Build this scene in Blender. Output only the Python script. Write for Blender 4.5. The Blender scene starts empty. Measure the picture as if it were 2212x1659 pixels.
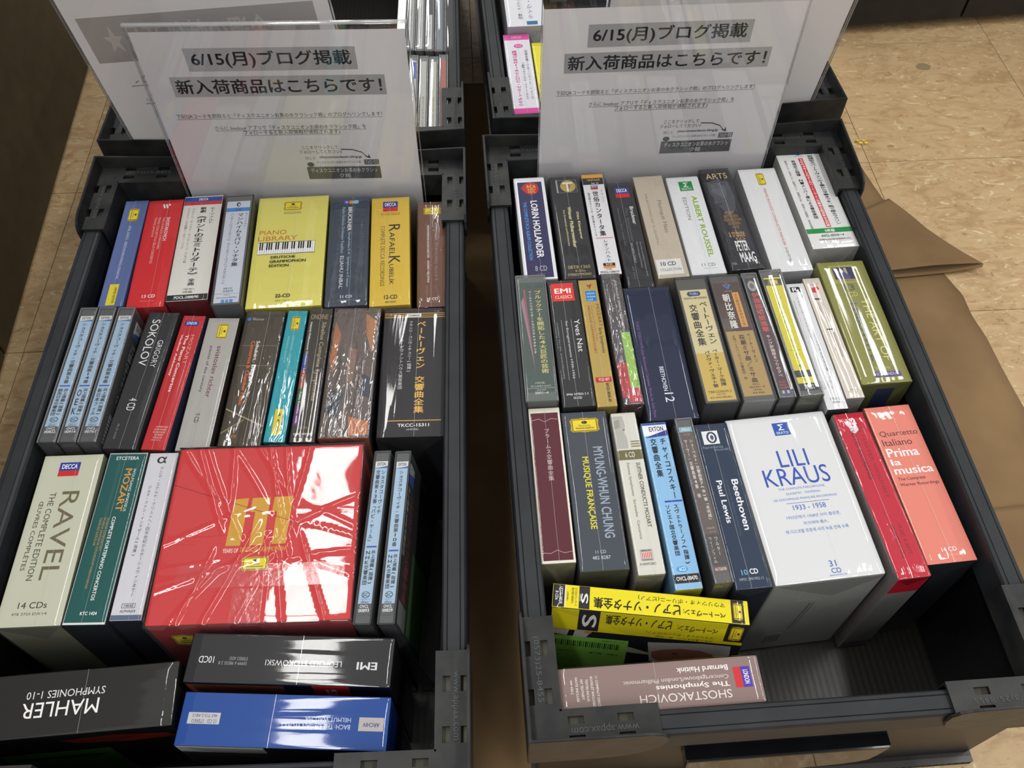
import bpy, bmesh, math, random
from mathutils import Vector, Matrix, noise
SC = bpy.context.scene
COL = SC.collection
MM = 0.001
# ---------------------------------------------------------------- camera
F = Vector((0, 0.57718275, -0.81661501))
cam_d = bpy.data.cameras.new('camera')
cam = bpy.data.objects.new('camera', cam_d); COL.objects.link(cam)
r_ = Vector((0.99999907, -0.00111666, -0.00078925)); u_ = Vector((0.00136742, 0.81661424, 0.57718221))
cam.matrix_world = Matrix(((r_.x, u_.x, -F.x, 0), (r_.y, u_.y, -F.y, 0), (r_.z, u_.z, -F.z, 0.68538), (0, 0, 0, 1)))
cam_d.sensor_width = 36.0; cam_d.sensor_fit = 'HORIZONTAL'
cam_d.lens = 36.0 * 1916.0 / 2212.0
cam_d.clip_start = 0.02; cam_d.clip_end = 50
SC.camera = cam
# ---------------------------------------------------------------- world, lamps, exposure
wd = bpy.data.worlds.new('room'); SC.world = wd; wd.use_nodes = True
wd.node_tree.nodes['Background'].inputs[0].default_value = (1.0, 0.985, 0.96, 1)
wd.node_tree.nodes['Background'].inputs[1].default_value = 0.36
def tube(x, y, z=2.45, l=1.2, w=0.15, p=9.8, rz=0):
    d = bpy.data.lights.new('ceiling_tube', 'AREA'); d.shape = 'RECTANGLE'
    d.size = w; d.size_y = l; d.energy = p; d.color = (1.0, 0.985, 0.955)
    o = bpy.data.objects.new('ceiling_tube', d); o.location = (x, y, z); o.rotation_euler = (0, 0, rz); COL.objects.link(o)
for x in (-2.8, -0.66, 1.36, 3.5):
    for k in range(7 if x != 1.36 else 5):
        if x != 1.36: tube(x, -3.95 + 1.35 * k)
        else: tube(x, -3.2 + 1.9 * k, p=11.5)
SC.view_settings.view_transform = 'Standard'; SC.view_settings.look = 'None'
SC.view_settings.exposure = 0.27; SC.view_settings.gamma = 1.0; SC.view_settings.use_curve_mapping = False
SC.cycles.max_bounces = 10; SC.cycles.transparent_max_bounces = 16; SC.cycles.glossy_bounces = 4
SC.cycles.sample_clamp_indirect = 6.0; SC.cycles.caustics_reflective = False; SC.cycles.caustics_refractive = False
# ---------------------------------------------------------------- materials
def lin(h, k=1.0):
    h = h.lstrip('#'); o = []
    for i in (0, 2, 4):
        c = int(h[i:i + 2], 16) / 255.0
        c = c / 12.92 if c <= 0.04045 else ((c + 0.055) / 1.055) ** 2.4
        o.append(min(1.0, c * k))
    return (*o, 1)
MATS = {}
def pm(hexc, rough=0.45, spec=0.4, kind='p', coat=0.0):
    key = (hexc, rough, spec, kind, coat)
    if key in MATS: return MATS[key]
    m = bpy.data.materials.new('%s_%s' % ({'p': 'print', 's': 'plastic'}.get(kind, kind), hexc.strip('#'))); m.use_nodes = True
    b = m.node_tree.nodes['Principled BSDF']
    b.inputs['Base Color'].default_value = lin(hexc); b.inputs['Roughness'].default_value = rough
    b.inputs['Specular IOR Level'].default_value = spec; b.inputs['Coat Weight'].default_value = coat
    if coat: b.inputs['Coat Roughness'].default_value = 0.12
    MATS[key] = m
    return m
def nn(nt, t, **kw):
    n = nt.nodes.new(t)
    for k, v in kw.items():
        if k.startswith('i_'): n.inputs[k[2:].replace('_', ' ')].default_value = v
        else: setattr(n, k, v)
    return n
def film_mat(name, bump, scale, stretch, tint=(1, 1, 1), rough=0.05, gain=1.0, haze=0.0, dist=0.004):
    """thin clear plastic sheet: see-through with mirror glints by Fresnel, wrinkled by noise"""
    m = bpy.data.materials.new(name); m.use_nodes = True; nt = m.node_tree; nt.nodes.clear()
    out = nn(nt, 'ShaderNodeOutputMaterial'); mix = nn(nt, 'ShaderNodeMixShader')
    tr = nn(nt, 'ShaderNodeBsdfTransparent'); tr.inputs[0].default_value = (*tint, 1)
    gl = nn(nt, 'ShaderNodeBsdfGlossy'); gl.inputs['Roughness'].default_value = rough
    fr = nn(nt, 'ShaderNodeFresnel')
    ge = nn(nt, 'ShaderNodeNewGeometry'); io = nn(nt, 'ShaderNodeMath', operation='MULTIPLY_ADD'); io.inputs[1].default_value = 1 / 1.5 - 1.5; io.inputs[2].default_value = 1.5
    nt.links.new(ge.outputs['Backfacing'], io.inputs[0]); nt.links.new(io.outputs[0], fr.inputs['IOR'])
    mu = nn(nt, 'ShaderNodeMath', operation='MULTIPLY_ADD', use_clamp=True); mu.inputs[1].default_value = gain; mu.inputs[2].default_value = 0.0
    nt.links.new(fr.outputs[0], mu.inputs[0]); nt.links.new(mu.outputs[0], mix.inputs[0])
    if haze:
        df = nn(nt, 'ShaderNodeBsdfDiffuse'); df.inputs[0].default_value = (0.8, 0.82, 0.85, 1)
        mh = nn(nt, 'ShaderNodeMixShader'); mh.inputs[0].default_value = haze
        nt.links.new(tr.outputs[0], mh.inputs[1]); nt.links.new(df.outputs[0], mh.inputs[2]); nt.links.new(mh.outputs[0], mix.inputs[1])
    else: nt.links.new(tr.outputs[0], mix.inputs[1])
    nt.links.new(gl.outputs[0], mix.inputs[2]); nt.links.new(mix.outputs[0], out.inputs[0])
    if bump:
        tc = nn(nt, 'ShaderNodeTexCoord'); mp = nn(nt, 'ShaderNodeMapping'); mp.inputs['Scale'].default_value = stretch
        nz = nn(nt, 'ShaderNodeTexNoise'); nz.inputs['Scale'].default_value = scale; nz.inputs['Detail'].default_value = 3; nz.inputs['Distortion'].default_value = 1.2
        oi = nn(nt, 'ShaderNodeObjectInfo'); ad = nn(nt, 'ShaderNodeVectorMath', operation='ADD')
        nt.links.new(tc.outputs['Object'], mp.inputs[0]); nt.links.new(mp.outputs[0], ad.inputs[0]); nt.links.new(oi.outputs['Random'], ad.inputs[1])
        bp = nn(nt, 'ShaderNodeBump'); bp.inputs['Strength'].default_value = bump; bp.inputs['Distance'].default_value = dist
        nt.links.new(ad.outputs[0], nz.inputs['Vector']); nt.links.new(nz.outputs[0], bp.inputs['Height'])
        nt.links.new(bp.outputs[0], gl.inputs['Normal'])
    return m
FILM = film_mat('shrink_film', 0.35, 26, (1, 0.07, 1), rough=0.05, gain=1.15, dist=0.002, haze=0.012)
FILM_H = film_mat('shrink_film_crosswise', 0.35, 26, (0.07, 1, 1), rough=0.05, gain=1.15, dist=0.002)
FILM_C = film_mat('crackled_film', 0.5, 60, (1, 0.22, 1), rough=0.05, gain=1.9, dist=0.003)
FILM_X = film_mat('heavily_crackled_film', 0.9, 60, (1.2, 0.3, 1), rough=0.05, gain=3.6, dist=0.004, haze=0.03)
FILM_W = film_mat('loose_film', 0.1, 16, (1, 1, 1), rough=0.04, gain=1.35, dist=0.003, haze=0.02)
SEAM = film_mat('film_seam', 0, 1, (1, 1, 1), rough=0.15, gain=3.0, haze=0.22)
CASE = film_mat('clear_case', 0, 1, (1, 1, 1), tint=(0.94, 0.95, 0.95), rough=0.02, gain=1.4, haze=0.05)
ACRYL = film_mat('acrylic_sheet', 0.04, 6, (1, 1, 1), tint=(0.996, 0.997, 0.997), rough=0.01, gain=0.85, haze=0.0)
ACRYL_EDGE = film_mat('acrylic_edge', 0, 1, (1, 1, 1), tint=(0.85, 0.86, 0.86), rough=0.05, gain=4.0, haze=0.3)
TAPE = film_mat('clear_tape', 0.05, 160, (1, 1, 1), rough=0.12, gain=0.7, haze=0.0)
def black_plastic(name, base, rough, bump=0.15, dust=0.0):
    m = bpy.data.materials.new(name); m.use_nodes = True; nt = m.node_tree; b = nt.nodes['Principled BSDF']
    tc = nn(nt, 'ShaderNodeTexCoord'); nz = nn(nt, 'ShaderNodeTexNoise'); nz.inputs['Scale'].default_value = 45; nz.inputs['Detail'].default_value = 6
    nt.links.new(tc.outputs['Object'], nz.inputs['Vector'])
    cr = nn(nt, 'ShaderNodeValToRGB'); cr.color_ramp.elements[0].position = 0.35; cr.color_ramp.elements[0].color = lin(base)
    cr.color_ramp.elements[1].position = 0.75; cr.color_ramp.elements[1].color = lin('#5b584e') if dust else lin(base, 1.5)
    nt.links.new(nz.outputs[0], cr.inputs[0])
    if dust:
        mx = nn(nt, 'ShaderNodeMixRGB'); mx.inputs[0].default_value = dust; mx.inputs[1].default_value = lin(base)
        nt.links.new(cr.outputs[0], mx.inputs[2]); nt.links.new(mx.outputs[0], b.inputs['Base Color'])
    else: nt.links.new(cr.outputs[0], b.inputs['Base Color'])
    b.inputs['Roughness'].default_value = rough; b.inputs['Specular IOR Level'].default_value = 0.3
    n2 = nn(nt, 'ShaderNodeTexNoise'); n2.inputs['Scale'].default_value = 60; nt.links.new(tc.outputs['Object'], n2.inputs['Vector'])
    bp = nn(nt, 'ShaderNodeBump'); bp.inputs['Strength'].default_value = bump; bp.inputs['Distance'].default_value = 0.002
    nt.links.new(n2.outputs[0], bp.inputs['Height']); nt.links.new(bp.outputs[0], b.inputs['Normal'])
    return m
RAIL = black_plastic('rail_plastic', '#222427', 0.5, 0.03)
BRACK = black_plastic('bracket_plastic', '#1d1f22', 0.4, 0.3, 0.25)
WALLM = black_plastic('corrugated_black', '#0d0d0e', 0.35, 0.02)
GLOSSB = black_plastic('gloss_black', '#101114', 0.08, 0.02)
DUST = black_plastic('dusty_foam', '#6e6c64', 0.95, 0.5, 0.6)
def ribbed(name, base, axis, pitch, rough=0.4):
    m = bpy.data.materials.new(name); m.use_nodes = True; nt = m.node_tree; b = nt.nodes['Principled BSDF']
    tc = nn(nt, 'ShaderNodeTexCoord'); wv = nn(nt, 'ShaderNodeTexWave', bands_direction=axis, wave_profile='SIN')
    wv.inputs['Scale'].default_value = 0.314 / pitch; wv.inputs['Distortion'].default_value = 0.15; wv.inputs['Detail'].default_value = 2
    nt.links.new(tc.outputs['Object'], wv.inputs['Vector'])
    cr = nn(nt, 'ShaderNodeValToRGB'); cr.color_ramp.elements[0].color = lin(base); cr.color_ramp.elements[1].color = lin(base, 1.35); cr.color_ramp.elements[0].position = 0.8
    nt.links.new(wv.outputs[1], cr.inputs[0]); nt.links.new(cr.outputs[0], b.inputs['Base Color'])
    b.inputs['Roughness'].default_value = rough
    bp = nn(nt, 'ShaderNodeBump'); bp.inputs['Strength'].default_value = 0.12; bp.inputs['Distance'].default_value = 0.0005
    nt.links.new(wv.outputs[1], bp.inputs['Height']); nt.links.new(bp.outputs[0], b.inputs['Normal'])
    return m
CFLOOR = ribbed('crate_floor_sheet', '#1c1a18', 'X', 0.005, 0.38)
def tile_mat():
    m = bpy.data.materials.new('vinyl_tile'); m.use_nodes = True; nt = m.node_tree; b = nt.nodes['Principled BSDF']
    tc = nn(nt, 'ShaderNodeTexCoord'); oi = nn(nt, 'ShaderNodeObjectInfo'); ad = nn(nt, 'ShaderNodeVectorMath', operation='ADD')
    sc = nn(nt, 'ShaderNodeVectorMath', operation='SCALE'); sc.inputs['Scale'].default_value = 7.0
    nt.links.new(oi.outputs['Random'], sc.inputs[0]); nt.links.new(tc.outputs['Object'], ad.inputs[0]); nt.links.new(sc.outputs[0], ad.inputs[1])
    mp = nn(nt, 'ShaderNodeMapping'); mp.inputs['Rotation'].default_value = (0, 0, 0.75); mp.inputs['Scale'].default_value = (1, 2.0, 1)
    nt.links.new(ad.outputs[0], mp.inputs[0])
    n1 = nn(nt, 'ShaderNodeTexNoise'); n1.inputs['Scale'].default_value = 26; n1.inputs['Detail'].default_value = 5; n1.inputs['Distortion'].default_value = 1.6
    n2 = nn(nt, 'ShaderNodeTexNoise'); n2.inputs['Scale'].default_value = 44; n2.inputs['Detail'].default_value = 6; n2.inputs['Distortion'].default_value = 2.6
    nt.links.new(mp.outputs[0], n1.inputs['Vector']); nt.links.new(mp.outputs[0], n2.inputs['Vector'])
    c1 = nn(nt, 'ShaderNodeValToRGB'); e = c1.color_ramp.elements; e[0].position = 0.33; e[0].color = lin('#a98c66'); e[1].position = 0.62; e[1].color = lin('#bda37b')
    x = e.new(0.48); x.color = lin('#b89b73')
    nt.links.new(n1.outputs[0], c1.inputs[0])
    c2 = nn(nt, 'ShaderNodeValToRGB'); e = c2.color_ramp.elements; e[0].position = 0.59; e[0].color = (0, 0, 0, 1); e[1].position = 0.72; e[1].color = (1, 1, 1, 1)
    nt.links.new(n2.outputs[0], c2.inputs[0])
    mx = nn(nt, 'ShaderNodeMixRGB'); mx.inputs[2].default_value = lin('#d6c39d'); nt.links.new(c2.outputs[0], mx.inputs[0]); nt.links.new(c1.outputs[0], mx.inputs[1])
    c3 = nn(nt, 'ShaderNodeValToRGB'); e = c3.color_ramp.elements; e[0].position = 0.31; e[0].color = (1, 1, 1, 1); e[1].position = 0.38; e[1].color = (0, 0, 0, 1)
    nt.links.new(n2.outputs[0], c3.inputs[0])
    m2 = nn(nt, 'ShaderNodeMixRGB'); m2.inputs[2].default_value = lin('#9b7b58'); nt.links.new(c3.outputs[0], m2.inputs[0]); nt.links.new(mx.outputs[0], m2.inputs[1])
    nt.links.new(m2.outputs[0], b.inputs['Base Color']); b.inputs['Roughness'].default_value = 0.42; b.inputs['Specular IOR Level'].default_value = 0.35
    return m
TILE = tile_mat()
# ---------------------------------------------------------------- helpers
def tag(o, label=None, cat=None, group=None, kind=None):
    if label: o['label'] = label
    if cat: o['category'] = cat
    if group: o['group'] = group
    if kind: o['kind'] = kind
    return o
def empty(name, loc=(0, 0, 0), rz=0.0, rx=0.0):
    o = bpy.data.objects.new(name, None); o.location = loc; o.rotation_euler = (rx, 0, rz); o.empty_display_size = 0.02; COL.objects.link(o); return o
def mesh_obj(name, verts, faces, mats, parent=None, mi=None, smooth=False):
    me = bpy.data.meshes.new(name); me.from_pydata(verts, [], faces)
    for m in (mats if isinstance(mats, (list, tuple)) else [mats]): me.materials.append(m)
    if mi: me.polygons.foreach_set('material_index', mi)
    if smooth: me.polygons.foreach_set('use_smooth', [True] * len(faces))
    me.update()
    o = bpy.data.objects.new(name, me); COL.objects.link(o)
    if parent: o.parent = parent
    return o
class MB:
    def __init__(s): s.v = []; s.f = []; s.m = []
    def box(s, x0, x1, y0, y1, z0, z1, mi=0):
        n = len(s.v)
        s.v += [(x0, y0, z0), (x1, y0, z0), (x1, y1, z0), (x0, y1, z0), (x0, y0, z1), (x1, y0, z1), (x1, y1, z1), (x0, y1, z1)]
        s.f += [(n, n + 3, n + 2, n + 1), (n + 4, n + 5, n + 6, n + 7), (n, n + 1, n + 5, n + 4), (n + 1, n + 2, n + 6, n + 5), (n + 2, n + 3, n + 7, n + 6), (n + 3, n, n + 4, n + 7)]
        s.m += [mi] * 6; return s
    def prism(s, poly, fn, a, b, mi=0):
        """extrude a closed 2-D polygon from a to b; fn(p, q, t) -> xyz"""
        n = len(s.v); k = len(poly)
        for t in (a, b): s.v += [fn(p, q, t) for p, q in poly]
        s.f += [tuple(range(n, n + k)), tuple(range(n + 2 * k - 1, n + k - 1, -1))]
        s.f += [(n + i, n + k + i, n + k + (i + 1) % k, n + (i + 1) % k) for i in range(k)]
        s.m += [mi] * (k + 2); return s
    def build(s, name, mats, parent=None, scale=MM, smooth=False, bevel=0.0):
        o = mesh_obj(name, [(x * scale, y * scale, z * scale) for x, y, z in s.v], s.f, mats, parent, s.m, smooth)
        bm = bmesh.new(); bm.from_mesh(o.data); bmesh.ops.recalc_face_normals(bm, faces=bm.faces)
        if bevel: bmesh.ops.bevel(bm, geom=bm.edges[:], offset=bevel * scale, segments=2, affect='EDGES', profile=0.6)
        bm.to_mesh(o.data); bm.free(); return o
# ---------------------------------------------------------------- lettering: outlines tessellated once, then laid out
GLY = {}
def want(s, b): GLY.setdefault((s, b), None)
def make_glyphs():
    obs = []
    for (s, b) in GLY:
        c = bpy.data.curves.new('t', 'FONT'); c.body = s; c.size = 1.0; c.resolution_u = 2 if len(s) > 12 else 3
        c.offset = 0.0
        o = bpy.data.objects.new('t', c); COL.objects.link(o); obs.append((s, b, o, c))
    bpy.context.view_layer.update(); dg = bpy.context.evaluated_depsgraph_get()
    for s, b, o, c in obs:
        me = o.evaluated_get(dg).to_mesh()
        vs = [(v.co.x, v.co.y, 0) for v in me.vertices]; fs = [tuple(p.vertices) for p in me.polygons]
        if b:   # heavier strokes for kana and kanji: shifted copies
            n = len(vs); base = list(vs); bf = list(fs)
            for k, (dx, dy) in enumerate(((.022, .0), (-.022, 0), (0, .016), (0, -.016))):
                vs += [(x + dx, y + dy, k + 1) for x, y, c in base]; fs += [tuple(i + n * (k + 1) for i in f) for f in bf]
        GLY[(s, b)] = (vs, fs)
    for s, b, o, c in obs:
        bpy.data.objects.remove(o); bpy.data.curves.remove(c)
ROTV = 'ー～~〜()（）「」《》〈〉=－-[]：:'
def layout(items):
    """items in face fractions (u right, v away from the far edge) -> list of (verts2d, faces, colour, layer)"""
    out = []
    for k, it in enumerate(items):
        t = it[0]
        if t == 'R':
            _, a, b, c, d, col = it; out.append(([(a, b), (a, d), (c, d), (c, b)], [(0, 1, 2, 3)], col, k))
        elif t == 'P':
            pts = it[1]; out.append(([tuple(p) for p in pts], [tuple(range(len(pts)))], it[2], k))
        elif t == 'E':
            _, a, b, c, d, col = it; n = 20
            out.append(([((a + c) / 2 + (c - a) / 2 * math.cos(-i * 2 * math.pi / n), (b + d) / 2 + (d - b) / 2 * math.sin(-i * 2 * math.pi / n)) for i in range(n)], [tuple(range(n))], col, k))
        elif t == 'T':
            _, a, b, c, d, s, col, rot, bold = it
            vs, fs = GLY[(s, bold)]
            if not vs: continue
            x0 = min(v[0] for v in vs); x1 = max(v[0] for v in vs); y0 = min(v[1] for v in vs); y1 = max(v[1] for v in vs)
            res = []
            for x, y, c_ in vs:
                p = (x - x0) / max(x1 - x0, 1e-6); q = (y - y0) / max(y1 - y0, 1e-6)
                if rot == 'U': res.append((a + (c - a) * p, d - (d - b) * q, c_))
                elif rot == 'D': res.append((c - (c - a) * p, b + (d - b) * q, c_))
                elif rot == 'R': res.append((a + (c - a) * q, b + (d - b) * p, c_))
                else: res.append((c - (c - a) * q, d - (d - b) * p, c_))
            out.append((res, fs, col, k))
        elif t == 'V':
            _, a, b, c, d, s, col, rot, bold = it
            n = len(s); h = (d - b) / n
            for i, ch in enumerate(s):
                if ch == ' ': continue
                vs, fs = GLY[(ch, bold)]
                if not vs: continue
                x0 = min(v[0] for v in vs); x1 = max(v[0] for v in vs)
                cjk = ord(ch) > 0x2000
                w = 1.0 if cjk else max(0.62, x1 - x0 + 0.1); ox = 0.0 if cjk else (w - (x1 + x0)) / 2
                res = []
                for x, y, c_ in vs:
                    p = (x + ox) / w; q = (y + 0.12) / 1.0
                    if cjk is False: q = (y + 0.12) / 0.95
                    if ch in ROTV: p, q = q, 1 - p
                    p = min(1.05, max(-.05, p)); q = 0.5 + (q - 0.5) * 0.96
                    if rot == 'U': res.append((a + (c - a) * p, b + h * (i + 1 - q), c_))
                    else: res.append((c - (c - a) * p, d - h * (i + 1 - q), c_))
                out.append((res, fs, col, k))
    return out
def want_items(items):
    for it in items:
        if it[0] == 'T': want(it[5], it[8])
        elif it[0] == 'V':
            for ch in it[5]: want(ch, it[8])
def print_objs(items, fn, parent, names=('spine_print', 'lettering'), sub=None):
    """fn(u, v, h) -> local xyz in mm; patches and letters become two parts"""
    if not items: return
    for kinds, name, in ((('R', 'E', 'P'), names[0]), (('T', 'V'), names[1])):
        V_, F_, M_, mats = [], [], [], []
        for vs, fs, col, k in layout(items):
            if (items[k][0] in kinds):
                m = pm(col, 0.42, 0.15)
                if m not in mats: mats.append(m)
                n = len(V_); h = 0.05 + 0.012 * k + (0.02 if items[k][0] in 'TV' else 0)
                V_ += [tuple(c * MM for c in fn(p[0], p[1], h + (.005 * p[2] if len(p) > 2 else 0))) for p in vs]; F_ += [tuple(n + i for i in f) for f in fs]; M_ += [mats.index(m)] * len(fs)
        if V_: mesh_obj(name, V_, F_, mats, parent, M_)
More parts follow.
